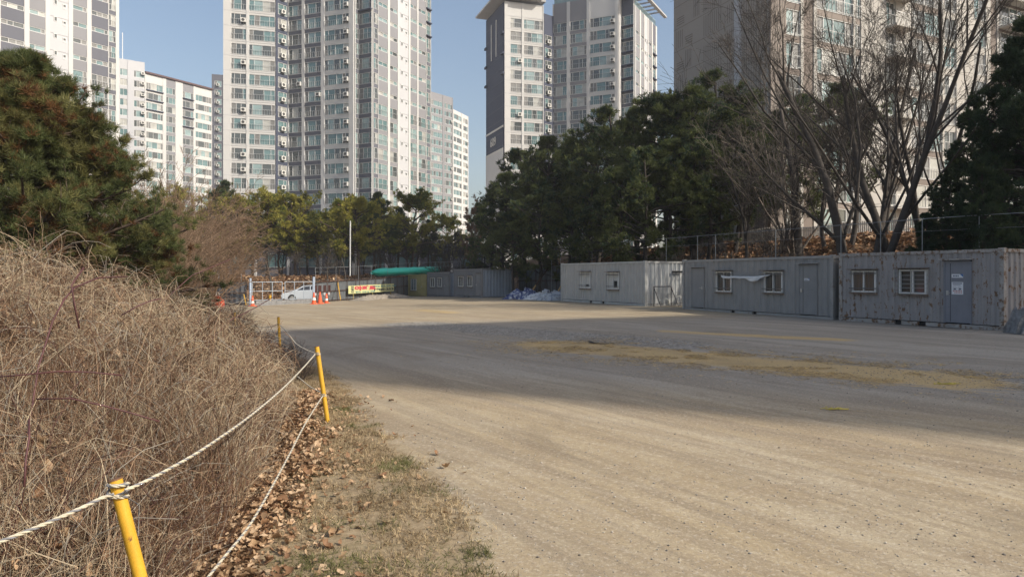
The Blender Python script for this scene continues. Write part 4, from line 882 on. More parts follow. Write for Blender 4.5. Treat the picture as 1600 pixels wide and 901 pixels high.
t4 = G(367, 488, 18.6); b4 = Vector((t4.x, 18.6, 0)); post('farthest yellow post, mostly hidden in the brush', t4, b4)
RS = .82
ROPE1 = mat('rope_cream', (.52, .47, .36), .9, .1, 30); ROPE2 = mat('rope_dark', (.19, .19, .20), .9, .2, 30)
def rope(label, pts, r=.009, strands=3):
    r *= RS; P = [Vector(p) for p in pts]; D = []      # resample
    for i in range(len(P)-1):
        p0, p1, p2, p3 = P[max(i-1, 0)], P[i], P[i+1], P[min(i+2, len(P)-1)]; k = max(4, int((p2-p1).length/.012))
        for j in range(k):
            t = j/k; D.append(.5*((2*p1)+(p2-p0)*t+(2*p0-5*p1+4*p2-p3)*t*t+(3*p1-p0-3*p2+p3)*t**3))
    D.append(P[-1]); m = MB()
    for s_ in range(strands):
        Q = []
        l_ = 0
        for i, p in enumerate(D):
            t = (D[min(i+1, len(D)-1)]-D[max(i-1, 0)]).normalized(); a = t.cross(Vector((0, 0, 1)))
            a = a.normalized() if a.length > .01 else Vector((1, 0, 0)); b = t.cross(a); l_ += (D[i]-D[i-1]).length if i else 0
            th = l_/.075*2*math.pi+s_*2*math.pi/strands; Q.append(p+(a*math.cos(th)+b*math.sin(th))*r*.55)
        m.tube(Q, r*.62, 5, mi=1 if s_ == 0 else 0)
    o = m.build('rope', [ROPE1, ROPE2], None, smooth=True); return tag(o, label, 'rope', 'ropes strung between the yellow posts')
def knot(t, d, r, off):
    return [t-d*off+Vector((math.cos(a)*r, math.sin(a)*r, .012*math.sin(a*.5)-.006*a)) for a in [k*math.pi/4 for k in range(-6, 14)]]
k1 = t1-(t1-b1).normalized()*.05
f1 = Vector((0, -.034, 0))
rope('thick twisted rope from the left frame edge to the nearest yellow post', [G(-60, 872, 2.55), G(0, 846, 2.62), G(60, 822, 2.70), G(120, 796, 2.80), G(160, 777, 2.88), G(178, 772, 2.905)], .0098)
m0 = [k1+Vector((math.cos(a)*.036, math.sin(a)*.036, .030*math.sin(a*.33))) for a in [k*math.pi/5 for k in range(0, 34)]]
rope('rope knot wound round the top of the nearest yellow post', m0, .0095)
rope('long twisted rope sagging from the nearest to the second yellow post', [G(195, 766, 2.90), G(240, 745, 3.05), G(300, 712, 3.4), G(340, 686, 3.75), G(380, 658, 4.3), G(420, 626, 5.1), G(450, 599, 6.0), G(475, 573, 7.1), t2+Vector((-.01, -.04, -.09))], .0092)
rope('thin rope sagging from the second to the third yellow post', [t2+Vector((-.02, .03, -.09)), G(478, 546, 9.4), G(462, 536, 10.6), G(448, 518, 12.6), t3+Vector((.02, -.03, -.15))], .008)
rope('thin rope between the third and the farthest yellow post', [t3+Vector((-.02, 0, -.15)), G(418, 511, 15.4), G(395, 508, 16.8), t4+Vector((.0, 0, -.1))], .008)
k2 = b2_.lerp(t2, .36)
rope('lower slack rope from the second yellow post over the fallen leaves', [k2+Vector((0, -.04, 0)), G(478, 660, 7.0), G(452, 710, 5.9), G(425, 760, 5.0), G(390, 820, 4.3), G(350, 870, 3.85), G(310, 920, 3.5)], .0095)
rope('short lower rope from the second yellow post back into the brush', [k2+Vector((-.02, .02, .02)), G(485, 604, 8.9), G(465, 588, 9.6)], .008)
rope('rope coil low on the second yellow post', [k2+Vector((math.cos(a)*.034, math.sin(a)*.034, .0025*k-.02)) for k, a in enumerate([j*math.pi/4 for j in range(16)])], .007)
rope('rope coil near the top of the second yellow post', [t2+Vector((math.cos(a)*.034+.01, math.sin(a)*.034, .0025*k-.11)) for k, a in enumerate([j*math.pi/4 for j in range(16)])], .007)

# ------------------------------------------------------------------ vegetation builders
def rand_dirs(n, r): return nrm(r.normal(size=(n, 3)))
def blades(P, D, n, L, W, r, spread=1.0):       # tufts of n needle triangles at P along D
    N = len(P); d = nrm(D[:, None]*.9+r.normal(size=(N, n, 3))*.55*spread); l = L*(.6+.6*r.random((N, n, 1))); b = P[:, None]+d*.1*L+r.normal(size=(N, n, 3))*L*.12
    s = nrm(np.cross(d, nrm(r.normal(size=(N, n, 3)))))*W*.5*(.7+.6*r.random((N, n, 1)))
    V = np.stack([b-s, b+s, b+d*l], 2).reshape(-1, 3); return V, np.arange(len(V)).reshape(-1, 3)
def interp_path(P, t):      # P (N,K,3) t (N,)
    K = P.shape[1]; f = np.clip(t, 0, .9999)*(K-1); i = f.astype(int); w_ = (f-i)[:, None]; a = np.arange(len(P))
    return P[a, i]*(1-w_)+P[a, i+1]*w_, nrm(P[a, i+1]-P[a, i])
def grow(par, Rp, n, t0, t1, ang, ratio, r, K=5, trop=.25, wob=.12, minr=.003, rr_=.62, taper=.3, Lp=None):
    N = len(par); idx = np.repeat(np.arange(N), n); t = t0+(t1-t0)*r.random(N*n)
    if Lp is None: Lp = np.linalg.norm(np.diff(par, axis=1), axis=2).sum(1)
    S, T = interp_path(par[idx], t); rf = Rp[idx]; K0 = rf.shape[1]; f = t*(K0-1); i = np.clip(f.astype(int), 0, K0-2); rad = rf[np.arange(len(rf)), i]*(1-(f-i))+rf[np.arange(len(rf)), i+1]*(f-i)
    perp = nrm(np.cross(T, r.normal(size=T.shape))); a = (ang*(.65+.7*r.random(len(t))))[:, None]; d = nrm(T*np.cos(a)+perp*np.sin(a))
    L = Lp[idx]*ratio*(1.15-.6*t)*(.6+.7*r.random(len(t))); P = [S]; up = np.array([0, 0, 1.])
    for k in range(K-1):
        d = nrm(d+up*trop/(K-1)+r.normal(size=d.shape)*wob); P.append(P[-1]+d*(L/(K-1))[:, None])
    P = np.stack(P, 1); r0 = np.maximum(rad*rr_, minr); R = r0[:, None]*np.linspace(1, taper, K)[None]; return P, np.maximum(R, minr*.8), L
def pine(seed, Ht, cb, width, nb, sub, tufts, nl, nw, nn, mats, barkm, flat=.25, top=.55, irr=.5, shape='pine', trunk_lean=.04, frac2=.2):
    r = np.random.default_rng(seed); K = 9; z = np.linspace(0, Ht*.96, K); x = np.cumsum(r.normal(size=K)*Ht*trunk_lean*.5)*(z > 0); y = np.cumsum(r.normal(size=K)*Ht*trunk_lean*.5)*(z > 0)
    TP = np.stack([x, y, z], -1)[None]; TR = (np.linspace(1, .18, K)*Ht*.016+.02)[None]
    t = np.sort(cb+(1-cb)*r.random(nb)**.9); S, _ = interp_path(np.repeat(TP, nb, 0), t); az = r.random(nb)*2*np.pi
    q = (t-cb)/(1-cb)
    prof = (np.sin(np.pi*np.clip(q*.80+.20, 0, 1))**.7 if shape == 'pine' else (1-q)**.75*.95+.08)
    L = width*.5*prof*(1-irr+irr*1.3*r.random(nb)); el = flat+(.5*q)+r.normal(size=nb)*.12
    d = np.stack([np.cos(az)*np.cos(el), np.sin(az)*np.cos(el), np.sin(el)], -1); P = [S]; Kb = 5
    for k in range(Kb-1): d = nrm(d+r.normal(size=d.shape)*.16+np.array([0, 0, .05])); P.append(P[-1]+d*(L/(Kb-1))[:, None])
    BP = np.stack(P, 1); BR = np.maximum(.012, (L*.022)[:, None]*np.linspace(1, .3, Kb)[None])
    P2_, R2, L2_ = grow(BP, BR, sub, .42, 1, .8, .36, r, trop=.2, wob=.15, minr=.008)
    allP = [TP, BP, P2_]; V = []; Fq = []; o = 0
    for Pq, Rq, ns in ((TP, TR, 8), (BP, BR, 4), (P2_, R2, 3)):
        v, f = tubes_np(Pq, Rq, ns); V.append(v); Fq.append(f+o); o += len(v)
    tr = np_mesh('trunk', np.concatenate(V), np.concatenate(Fq), barkm, smooth=True)
    m = len(P2_); idx = np.repeat(np.arange(m), tufts); tt = .25+.78*r.random(len(idx)); C_, D_ = interp_path(P2_[idx], np.minimum(tt, 1)); C_ = C_+r.normal(size=C_.shape)*nl*np.array([.5, .5, .28]); D_ = nrm(D_+np.array([0, 0, .55]))
    V, Fc = blades(C_, D_, nn, nl, nw, r); clump = vnoise(C_[:, 0]+C_[:, 2]*.7, C_[:, 1]+C_[:, 2], width*.12, seed); mi = np.where(clump+r.normal(size=len(clump))*.10 > 1-frac2*1.6, 1, 0)
    mi = np.repeat(mi, nn); cr = np_mesh('crown', V, Fc, mats, mi)
    return tr, cr
def bare(seed, Ht, r0, lv, barkm, leafm=None, leaves=0, K0=7, lean=.03, nstem=1, spread=.3, minr=.006, lsize=.07, rr_=.46):
    r = np.random.default_rng(seed); P = []
    for s_ in range(nstem):
        az = r.random()*6.283; d = nrm(np.array([math.cos(az)*spread*(nstem > 1), math.sin(az)*spread*(nstem > 1), 1.])); p = np.array([0, 0, -.1]) if nstem == 1 else np.array([math.cos(az)*.2, math.sin(az)*.2, -.1]); Q = [p]
        for k in range(K0-1): d = nrm(d+r.normal(size=3)*lean*3*np.array([1, 1, .2])+np.array([0, 0, .08])); Q.append(Q[-1]+d*Ht*(.62 if nstem == 1 else .75)*(r.random()*.1+.95)/(K0-1))
        P.append(np.stack(Q))
    TP = np.stack(P); TR = np.linspace(1, .35, K0)[None]*r0*np.ones((nstem, 1)); V = []; Fq = []; o = 0; cur, cr_, Lc = TP, TR, None; last = None
    v, f = tubes_np(TP, TR, 8); V.append(v); Fq.append(f); o = len(v)
    for i, (n, t0, t1, ang, ratio, trop, wob) in enumerate(lv):
        cur, cr_, Lc = grow(cur, cr_, n, t0, t1, ang, ratio, r, trop=trop, wob=wob, minr=minr, Lp=Lc, rr_=rr_); v, f = tubes_np(cur, cr_, 5 if i < 1 else 3); V.append(v); Fq.append(f+o); o += len(v)
    tr = np_mesh('trunk', np.concatenate(V), np.concatenate(Fq), barkm, smooth=True); crw = None
    if leaves:
        idx = r.integers(0, len(cur), leaves); C_, D_ = interp_path(cur[idx], r.random(leaves)); V, Fc = blades(C_, rand_dirs(leaves, r), 2, lsize*1.4, lsize, r); crw = np_mesh('dry_leaves', V, Fc, leafm)
    return tr, crw
TREES = {}
def put(kind, name, x, y, label, cat, rz=0, sc=1.0, group=None, zoff=0, sz=None):
    T = empty(name, (x, y, H(x, y)-.1+zoff), rz, label, cat, group); T.scale = (sc, sc, sz or sc)
    for o in TREES[kind]:
        if o is None: continue
        if o.parent is None: o.parent = T
        else: c = o.copy(); C.objects.link(c); c.parent = T
    return T
BARK = mat('bark_pine', (.085, .06, .045), .95, .35, 6, bump=.3); BARKD = mat('bark_dark', (.05, .042, .036), .95, .3, 6); BARKG = mat('bark_grey_brown', (.068, .057, .048), .9, .25, 5); BARKT = mat('bark_tan', (.185, .155, .125), .9, .25, 5)
ND = leafmat('needles_dark', (.042, .068, .034), .35, .3); ND2 = leafmat('needles_olive_lit', (.10, .12, .04), .3, .35); NM = leafmat('needles_mid', (.16, .18, .04), .3, .45); NY = leafmat('needles_yellowish', (.36, .33, .07), .3, .45); NB = leafmat('needles_brown', (.15, .075, .03))  # olive needles put sunlit highlights into the crown colour, in scattered clumps
NG = leafmat('needles_green', (.06, .085, .035)); DL = leafmat('dry_leaf', (.27, .15, .08)); DLP = leafmat('dry_leaf_pale', (.38, .25, .15))
# dense dark conifers of the wood
for i in range(4): TREES['wood%d' % i] = pine(20+i, 11.5, .22, 7.4, 46, 9, 6, .28, .055, 13, [ND, ND2], BARKD, flat=.12, irr=.45, shape='pine', trunk_lean=.02, frac2=.42)
for i in range(3): TREES['mid%d' % i] = pine(40+i, 9.2, .30, 8.2, 50, 8, 6, .30, .070, 12, [NM, NY], BARK, flat=.12, irr=.6, trunk_lean=.035, frac2=.42)
TREES['midd'] = pine(44, 10.5, .22, 6.6, 56, 8, 5, .30, .070, 12, [NG, ND2], BARKD, flat=.1, irr=.55, shape='cone', trunk_lean=.02)
for i in range(2): TREES['side%d' % i] = pine(50+i, 12.5, .12, 7.0, 80, 8, 6, .24, .055, 13, [ND, NG], BARKD, flat=.05, irr=.5, shape='cone', trunk_lean=.02, frac2=.25)
LV = [(7, .2, .97, .62, .72, .45, .10), (6, .2, 1, .55, .6, .3, .12), (6, .15, 1, .6, .52, .15, .14), (5, .1, 1, .65, .55, .05, .16)]
TREES['big0'] = bare(60, 17, .24, LV, BARKG, minr=.008, lean=.03)
TREES['big1'] = bare(61, 16, .22, LV, BARKG, minr=.008, lean=.04)
TREES['big2'] = bare(62, 17, .17, [(6, .2, .95, .5, .65, .5, .1), (6, .2, 1, .5, .6, .3, .12), (5, .15, 1, .6, .52, .2, .14), (4, .1, 1, .6, .5, .1, .16)], BARKG, nstem=3, spread=.25, minr=.008)
TREES['fan'] = bare(63, 12, .085, [(6, .1, .97, .5, .72, .12, .07), (5, .15, 1, .5, .58, .1, .10), (4, .15, 1, .55, .5, .05, .12), (2, .1, 1, .6, .5, .0, .14)], BARKT, nstem=6, spread=.8, minr=.011)
for i in range(3): TREES['small%d' % i] = bare(70+i, 6.5, .11, [(9, .12, .97, .8, .72, .2, .14), (8, .15, 1, .65, .55, .1, .16), (8, .15, 1, .7, .5, .05, .18)], BARKG, minr=.013, lean=.06)
TREES['tall_leafy'] = bare(75, 12, .14, [(12, .15, .97, .5, .6, .5, .09), (8, .15, 1, .5, .55, .3, .12), (7, .15, 1, .55, .5, .15, .14)], BARKT, DL, 5200, minr=.014, lsize=.12)
TREES['tall_bare'] = bare(76, 11, .13, [(12, .12, .97, .55, .65, .4, .1), (9, .15, 1, .55, .55, .25, .13), (8, .15, 1, .55, .5, .1, .15)], BARKG, minr=.014)
TREES['oak'] = bare(77, 5, .08, [(7, .2, .95, .7, .55, .2, .14), (5, .2, 1, .65, .5, .1, .16)], BARKG, DL, 1500, minr=.01, lsize=.11)
TREES['bush'] = bare(78, 6.5, .045, [(9, .12, .97, .5, .62, .1, .10), (7, .2, 1, .5, .55, .0, .13), (6, .2, 1, .55, .5, -.15, .15)], mat('bark_shrub', (.23, .155, .10), .9, .25, 5), nstem=12, spread=.6, minr=.006, K0=8)
TREES['bush_dark'] = bare(79, 1.9, .016, [(10, .1, .95, .6, .6, .1, .12), (6, .2, 1, .6, .5, .0, .15)], mat('twig_dark', (.075, .055, .045), .9, .3), nstem=20, spread=.7, minr=.0035, K0=7)
ORD = ['first', 'second', 'third', 'fourth', 'fifth', 'sixth', 'seventh', 'eighth', 'ninth', 'tenth', 'eleventh', 'twelfth', 'thirteenth', 'fourteenth', 'fifteenth', 'sixteenth']
# mid row pines beyond the gate: (px, top y, Z, kind)
for i, (px, ty, Z, k) in enumerate([(287, 298, 84, 'mid0'), (345, 284, 86, 'midd'), (372, 312, 80, 'mid1'), (416, 300, 80, 'mid2'), (463, 303, 79, 'mid0'), (497, 336, 83, 'mid1'), (562, 308, 78, 'mid2'), (596, 302, 88, 'midd'), (645, 305, 92, 'mid1'), (668, 345, 98, 'midd')]):
    x, y = P2(px, Z); hh = (EYE-(ty-HY)/F*Z)-H(x, y); base = {'midd': 10.2}.get(k, 9.2)
    put(k, 'pine_tree', x, y, ['brownish pine leftmost of the row beyond the gate', 'dark spiky conifer, tallest left of the gate, bluish green', 'open crowned pine with forked trunk beyond the left gate leaf', 'round topped yellow green pine above the left gate leaf', 'layered yellow green pine above the right gate leaf', 'short pine just right of the two yellow green pines', 'yellow green pine behind the slim white pole', 'thin dark conifer right of the slim white pole', 'sparse pine in front of the distant block, above the green roll', 'rightmost thin conifer of the row beyond the fence'][i], 'pine tree', i*1.3, hh/base*(1.0), 'pines beyond the gate')
for i, (px, ty, Z, k) in enumerate([(318, 352, 73, 'small0'), (424, 358, 72, 'small1'), (392, 372, 78, 'small2'), (512, 362, 73, 'small2'), (470, 372, 77, 'small0'), (590, 352, 82, 'small1'), (612, 330, 88, 'small0'), (640, 340, 92, 'small2')]):
    x, y = P2(px, Z); hh = (EYE-(ty-HY)/F*Z)-H(x, y); put(k, 'bare_tree', x, y, ORD[i]+' low bare tree from the left on the leafy bank beyond the fences', 'bare tree', i*2.1, hh/6.2, 'low bare trees on the bank')
for i, (px, ty, Z, k, lb) in enumerate([(352, 372, 71, 'oak', 'small oak holding brown dry leaves left of the gate'), (748, 292, 88, 'tall_leafy', 'tall tree with reddish dry leaves beside the pine wood'), (738, 330, 96, 'tall_leafy', 'shorter reddish leaved tree behind the tall one'), (700, 328, 86, 'tall_bare', 'tall bare tree above the dark cabins'), (676, 318, 96, 'tall_bare', 'tall bare tree above the yellow cabin'), (655, 322, 104, 'tall_bare', 'tall bare tree in front of the distant block'), (722, 350, 80, 'small1', 'spreading bare tree behind the dark cabin roofs'), (690, 360, 84, 'small2', 'spreading bare tree right of the green roll'), (612, 318, 99, 'tall_bare', 'bare tree behind the thin dark conifer'), (570, 330, 104, 'tall_bare', 'bare tree behind the yellow green pine at the slim pole'), (440, 335, 100, 'tall_bare', 'bare tree between the two round yellow green pines'), (325, 320, 98, 'tall_bare', 'bare tree behind the dark spiky conifer'), (540, 365, 76, 'small1', 'low bare tree left of the green roll, by the slim pole'), (355, 380, 75, 'small0', 'low bare tree just behind the left gate post'), (770, 365, 84, 'small0', 'bare tree at the left foot of the pine wood'), (745, 372, 78, 'small2', 'bare tree by the black street lamp'), (500, 285, 112, 'tall_bare', 'thin bare tree in front of the central tower'), (530, 290, 110, 'tall_leafy', 'thin tree with few leaves in front of the central tower'), (375, 290, 112, 'tall_bare', 'thin bare tree before the left face of the central tower')]):
    x, y = P2(px, Z); hh = (EYE-(ty-HY)/F*Z)-H(x, y); put(k, 'bare_tree', x, y, lb, 'bare tree', i*1.7+.4, hh/{'oak': 4.8, 'tall_leafy': 12, 'tall_bare': 11}.get(k, 6.2))
for i, (px, ty, Z, k) in enumerate([(310, 330, 97, 'midd'), (360, 322, 99, 'mid1'), (395, 332, 96, 'midd'), (440, 326, 98, 'mid0'), (482, 330, 100, 'midd'), (525, 326, 97, 'mid2'), (545, 332, 100, 'midd'), (580, 326, 98, 'mid0'), (620, 326, 100, 'midd'), (700, 340, 102, 'mid1')]):
    x, y = P2(px, Z); hh = (EYE-(ty-HY)/F*Z)-H(x, y); put(k, 'pine_tree', x, y, 'shaded pine of the rear line beyond the gate, %s from the left' % ORD[i], 'pine tree', i*2.3, hh/{'midd': 10.2}.get(k, 9.2), 'rear line of pines beyond the gate')
# pine wood behind the cabins
W_ = [(790, 268, 67, 0), (822, 232, 70, 1), (858, 214, 66, 2), (800, 330, 61, 3), (895, 222, 68, 3), (845, 290, 60, 1), (932, 196, 62, 0), (882, 300, 57, 2), (965, 166, 58, 1), (925, 270, 54, 0), (1003, 168, 56, 2), (965, 260, 50, 3), (1040, 146, 52, 3), (1012, 230, 47, 1), (1085, 132, 50, 0), (1060, 220, 48, 2), (1128, 112, 52, 1), (1105, 215, 49, 0), (1158, 150, 53, 3), (1150, 190, 50, 2), (870, 250, 72, 0), (1245, 150, 50, 1), (1310, 130, 52, 2), (775, 300, 73, 2)]
W_.sort()
for i, (px, ty, Z, k) in enumerate(W_):
    x, y = P2(px, Z); hh = (EYE-(ty-HY)/F*Z)-H(x, y); o_ = ['st', 'nd', 'rd']
    n_ = '%d%s' % (i+1, o_[i] if i < 3 else 'th') if i not in (20, 21, 22) else '%d%s' % (i+1, o_[i-20])
    if px > 1200: lb = 'greener pine showing through the bare branches, %s of two' % ('left' if px < 1280 else 'right')
    else: lb = 'dark dense pine of the wood behind the cabins, %s trunk from the left' % n_
    s_ = hh/11.3; put('wood%d' % k, 'pine_tree', x, y, lb, 'pine tree', i*2.4, min(s_, 1.25), 'dark pines of the wood', sz=s_)
for i, (px, ty, Z, k) in enumerate([(1475, 250, 33, 0), (1448, 330, 30, 1), (1520, 150, 31, 1), (1568, 62, 29, 0), (1610, 22, 28, 1), (1550, 240, 26.5, 0), (1500, 300, 29, 1), (1660, 30, 28, 0)]):
    x, y = P2(px, Z); hh = (EYE-(ty-HY)/F*Z)-H(x, y); s_ = hh/12.3
    put('side%d' % k, 'conifer_tree', x, y, 'very dark conifer above the rust-spotted cabin, %s from the left' % ORD[sorted([1475, 1448, 1520, 1568, 1610, 1550, 1500, 1660]).index(px)], 'conifer', i*1.9, max(.42, min(s_, 1.1)*.85), 'dark conifers at the right edge', sz=s_)
for i, (px, ty, Z, k, lb) in enumerate([(1250, 20, 43, 'big0', 'bare tree with slanting trunk left of the big bare trees'), (1322, -40, 34.5, 'big0', 'biggest bare tree, dark straight trunk above the joint of two cabins'), (1352, -60, 33.5, 'big2', 'bare tree with three trunks right of the biggest one'), (1388, -30, 34.5, 'big1', 'leaning bare tree before the dark conifers'), (1240, 130, 44.5, 'fan', 'pale bare tree fanning wide over the pine wood'), (1445, 40, 36, 'big2', 'slender bare tree partly behind the dark conifers'), (1290, 90, 42, 'tall_bare', 'thin bare tree behind the biggest one'), (1385, 60, 41, 'tall_bare', 'fine twigged bare tree behind the leaning one'), (1330, 20, 41, 'tall_bare', 'tall fine twigged bare tree between the big trunks'), (1165, 150, 46, 'tall_bare', 'fine twigged bare tree in front of the wood, above the door of the long cabin')]):
    x, y = P2(px, Z); hh = (EYE-(ty-HY)/F*Z)-H(x, y); put(k, 'bare_tree', x, y, lb, 'bare tree', i*1.37+.5, hh/{'big0': 14, 'big1': 13.2, 'big2': 14.5, 'fan': 11.5}.get(k, 11), 'bare trees behind the long grey cabin')
for i, (px, Z) in enumerate([(1103, 42), (1120, 43), (1150, 40.5), (1172, 41.5), (1200, 39.5), (1215, 43)]):
    x, y = P2(px, Z); put('wood%d' % (i % 4), 'pine_tree', x, y, 'smaller pine on the leafy slope above the long grey cabin, %s from the left' % ORD[i], 'pine tree', i, .62, 'pines on the leafy slope') if i == 9 else put('small%d' % (i % 3), 'bare_tree', x, y, 'small bare tree on the sunlit leafy slope, %s from the left' % ORD[i], 'bare tree', i, .8, 'small bare trees on the leafy slope')

# ------------------------------------------------------------------ left side: big pine, shrubs, brambles, leaves, verge
r = np.random.default_rng(5)
NL1 = leafmat('long_needles_green', (.105, .125, .045), .35, .35); NL2 = leafmat('long_needles_olive', (.17, .165, .06), .35, .35)
TREES['bigpine'] = pine(91, 7.3, .06, 7.8, 150, 9, 6, .18, .014, 40, [NL1, NL2, NB], BARK, flat=.12, irr=.45, shape='cone', trunk_lean=.015, frac2=.3)
me = TREES['bigpine'][1].data; npol = len(me.polygons); mi = np.zeros(npol, np.int32); me.polygons.foreach_get('material_index', mi); cn_ = r.random(npol//40); mi = mi.reshape(-1, 40)
co_ = np.zeros(len(me.vertices)*3, np.float32); me.vertices.foreach_get('co', co_); cc = co_.reshape(-1, 40*3, 3).mean(1); cl_ = vnoise(cc[:, 0]+cc[:, 2], cc[:, 1]-cc[:, 2]*.6, .45, 8); mi[(cl_ > .62) & (cn_ < .6)] = 2
me.polygons.foreach_set('material_index', mi.ravel()); me.update()
x, y = P2(40, 15.5); put('bigpine', 'pine_tree', x, y, 'big bushy pine with long needles and brown patches at the left edge', 'pine tree', .6, .97, None, sz=.93)
x, y = P2(135, 17.0); put('bigpine', 'pine_tree', x, y, 'lower bushy pine right of the big one, tips over the brush', 'pine tree', 2.6, .80)
x, y = P2(-120, 17); put('bigpine', 'pine_tree', x, y, 'bushy pine cut by the left edge behind the big one', 'pine tree', 4.1, .95)
for i, (px, ty, Z, lb) in enumerate([(215, 215, 24, 'tall bare shrub with arching tan stems right of the big pine'), (262, 262, 26, 'bare shrub with arching stems before the far left block'), (300, 305, 29, 'tan bare shrub leaning toward the gate'), (185, 260, 21, 'bare shrub close behind the low pine'), (245, 330, 20, 'low bare shrub above the brush mound')]):
    x, y = P2(px, Z); hh = (EYE-(ty-HY)/F*Z)-H(x, y); put('bush', 'bare_shrub', x, y, lb, 'bare shrub', i*1.9, hh/6.6, 'bare shrubs right of the big pine')
for i, (px, Z, s_, lb) in enumerate([(425, 13.4, .42, 'dark thorny shrub round the third yellow post'), (395, 15.2, .45, 'dark thorny shrub between the third and farthest posts'), (455, 11.6, .38, 'dark twiggy shrub beside the sagging rope'), (368, 17.6, .5, 'dark thorny shrub round the farthest yellow post'), (350, 22, .75, 'dark twiggy shrub below the orange bag'), (440, 12.9, .4, 'dark thorny shrub just before the third yellow post')]):
    x, y = P2(px, Z); put('bush_dark', 'thorny_shrub', x, y, lb, 'shrub', i*1.3, s_, 'thorny shrubs by the yellow posts')
def M(x, y):
    d = np.clip(edge(y)-x, 0, None); far = 1-.35*ss(y, 16, 28)
    return ((.62+.72*ss(y, 3.5, 10)+.34*ss(-x, 4.6, 6.4)-.6*ss(y, 9.5, 13)*(1-ss(d, 1.5, 4)))*(1-np.exp(-d/(.55+.75*ss(y, 4, 9))))*far)*(.78+.42*vnoise(x, y, 1.5, 21))*(.82+.36*vnoise(x, y, .5, 22))
BC = [leafmat('stem_straw', (.50, .40, .27), .25, .1), leafmat('stem_tan', (.34, .225, .14), .25, .1), leafmat('stem_brown', (.17, .098, .058), .25, .1), leafmat('stem_red_brown', (.095, .045, .035), .25, .05), leafmat('stem_grey', (.36, .32, .26), .25, .1)]
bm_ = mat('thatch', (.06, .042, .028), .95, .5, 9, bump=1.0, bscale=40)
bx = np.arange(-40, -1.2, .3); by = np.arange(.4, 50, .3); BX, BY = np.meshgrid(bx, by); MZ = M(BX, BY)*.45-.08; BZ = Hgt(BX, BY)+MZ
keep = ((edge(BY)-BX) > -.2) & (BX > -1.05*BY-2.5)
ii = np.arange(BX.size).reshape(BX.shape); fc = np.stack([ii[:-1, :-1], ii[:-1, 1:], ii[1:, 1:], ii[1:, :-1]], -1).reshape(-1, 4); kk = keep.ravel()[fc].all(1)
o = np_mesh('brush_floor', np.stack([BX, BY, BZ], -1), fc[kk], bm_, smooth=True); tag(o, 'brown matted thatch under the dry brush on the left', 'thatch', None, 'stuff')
def stems(n, y0, y1, L0, L1, rad, seed, K=7, lo=.35, hi=1.0, vert=.25, sag=.5, weights=(.25, .25, .28, .12, .10), bias=1.0, crl=.2):
    r = np.random.default_rng(seed); ys = y0+(y1-y0)*r.random(n)**bias; w_ = np.minimum(.80*ys+.6, 14); e = edge(ys); xs = e-(r.random(n)**1.15)*np.maximum(w_+e+1.2, .9)
    m_ = M(xs, ys); g = Hgt(xs, ys); z = g+m_*(lo+(hi-lo)*r.random(n)); L = L0+(L1-L0)*r.random(n)**1.5
    az = r.random(n)*6.283; el = r.normal(size=n)*.6+np.where(r.random(n) < vert, 1.1, .1); d = np.stack([np.cos(az)*np.cos(el), np.sin(az)*np.cos(el), np.sin(el)], -1)
    P = [np.stack([xs, ys, z], -1)]; curl = nrm(r.normal(size=(n, 3)))*(.02+crl*r.random((n, 1))**3)
    for k in range(K-1):
        p = P[-1]; surf = Hgt(p[:, 0], p[:, 1])+M(p[:, 0], p[:, 1])*1.03+.02; over = (p[:, 2]-surf)[:, None]
        d = nrm(d+curl+r.normal(size=d.shape)*(.08+.25*crl)-np.array([0, 0, 1.])*np.clip(over*1.5-.35, 0, .5)-np.array([0, 0, sag*.12])); P.append(p+d*(L/(K-1))[:, None])
    P = np.stack(P, 1); P[..., 2] = np.maximum(P[..., 2], Hgt(P[..., 0], P[..., 1])+.01); ok = (P[:, :, 0] < edge(P[:, :, 1])+.22).all(1); gap = vnoise(P[:, 2, 0]+P[:, 2, 2]*.8, P[:, 2, 1]+P[:, 2, 2]*.6, .38, 66); ok &= r.random(n) < np.where(gap < .38, .35, 1)
    P = P[ok]; n = len(P); R = (rad*(.6+.8*r.random(n)))[:, None]*np.linspace(1, .5, K)[None]; v, f = tubes_np(P, R, 3); mi = r.choice(5, n, p=weights); pc = vnoise(P[:, 0, 0], P[:, 0, 1], .8, 77)+r.normal(size=n)*.12; mi = np.where((pc > .68) & (mi < 2), 2, mi); mi = np.where((pc < .30) & (mi == 2), 0, mi); return v, f, np.repeat(mi, (K-1)*3)
def join(parts):
    V = []; Fq = []; Mi = []; o = 0
    for v, f, m in parts: V.append(v); Fq.append(f+o); Mi.append(m); o += len(v)
    return np.concatenate(V), np.concatenate(Fq), np.concatenate(Mi)
v, f, mi = join([stems(15000, 1.6, 6, .15, .8, .0018, 1, lo=.1), stems(11000, 1.6, 6.5, .25, .8, .0020, 8, lo=.0, hi=.7, vert=.85, weights=(.35, .3, .25, .0, .1), crl=.1), stems(3500, 1.6, 9, .4, 1.3, .0034, 9, lo=.1, hi=.9, vert=.4, weights=(.0, .2, .4, .3, .1), crl=.12),
    stems(17000, 5, 11, .25, 1.1, .0028, 2, lo=.3, vert=.4), stems(9000, 5, 11, .3, .9, .0030, 12, lo=.5, hi=1.0, vert=.9, weights=(.3, .3, .3, .0, .1), crl=.1), stems(15000, 9, 19, .4, 1.3, .005, 3, lo=.4, vert=.45), stems(9000, 18, 45, .6, 1.8, .010, 4, lo=.4, vert=.4)])
o = np_mesh('dry_brush', v, f, BC, mi); tag(o, 'tangled dry brambles and vines covering the mound on the left', 'dry brush', None, 'stuff')
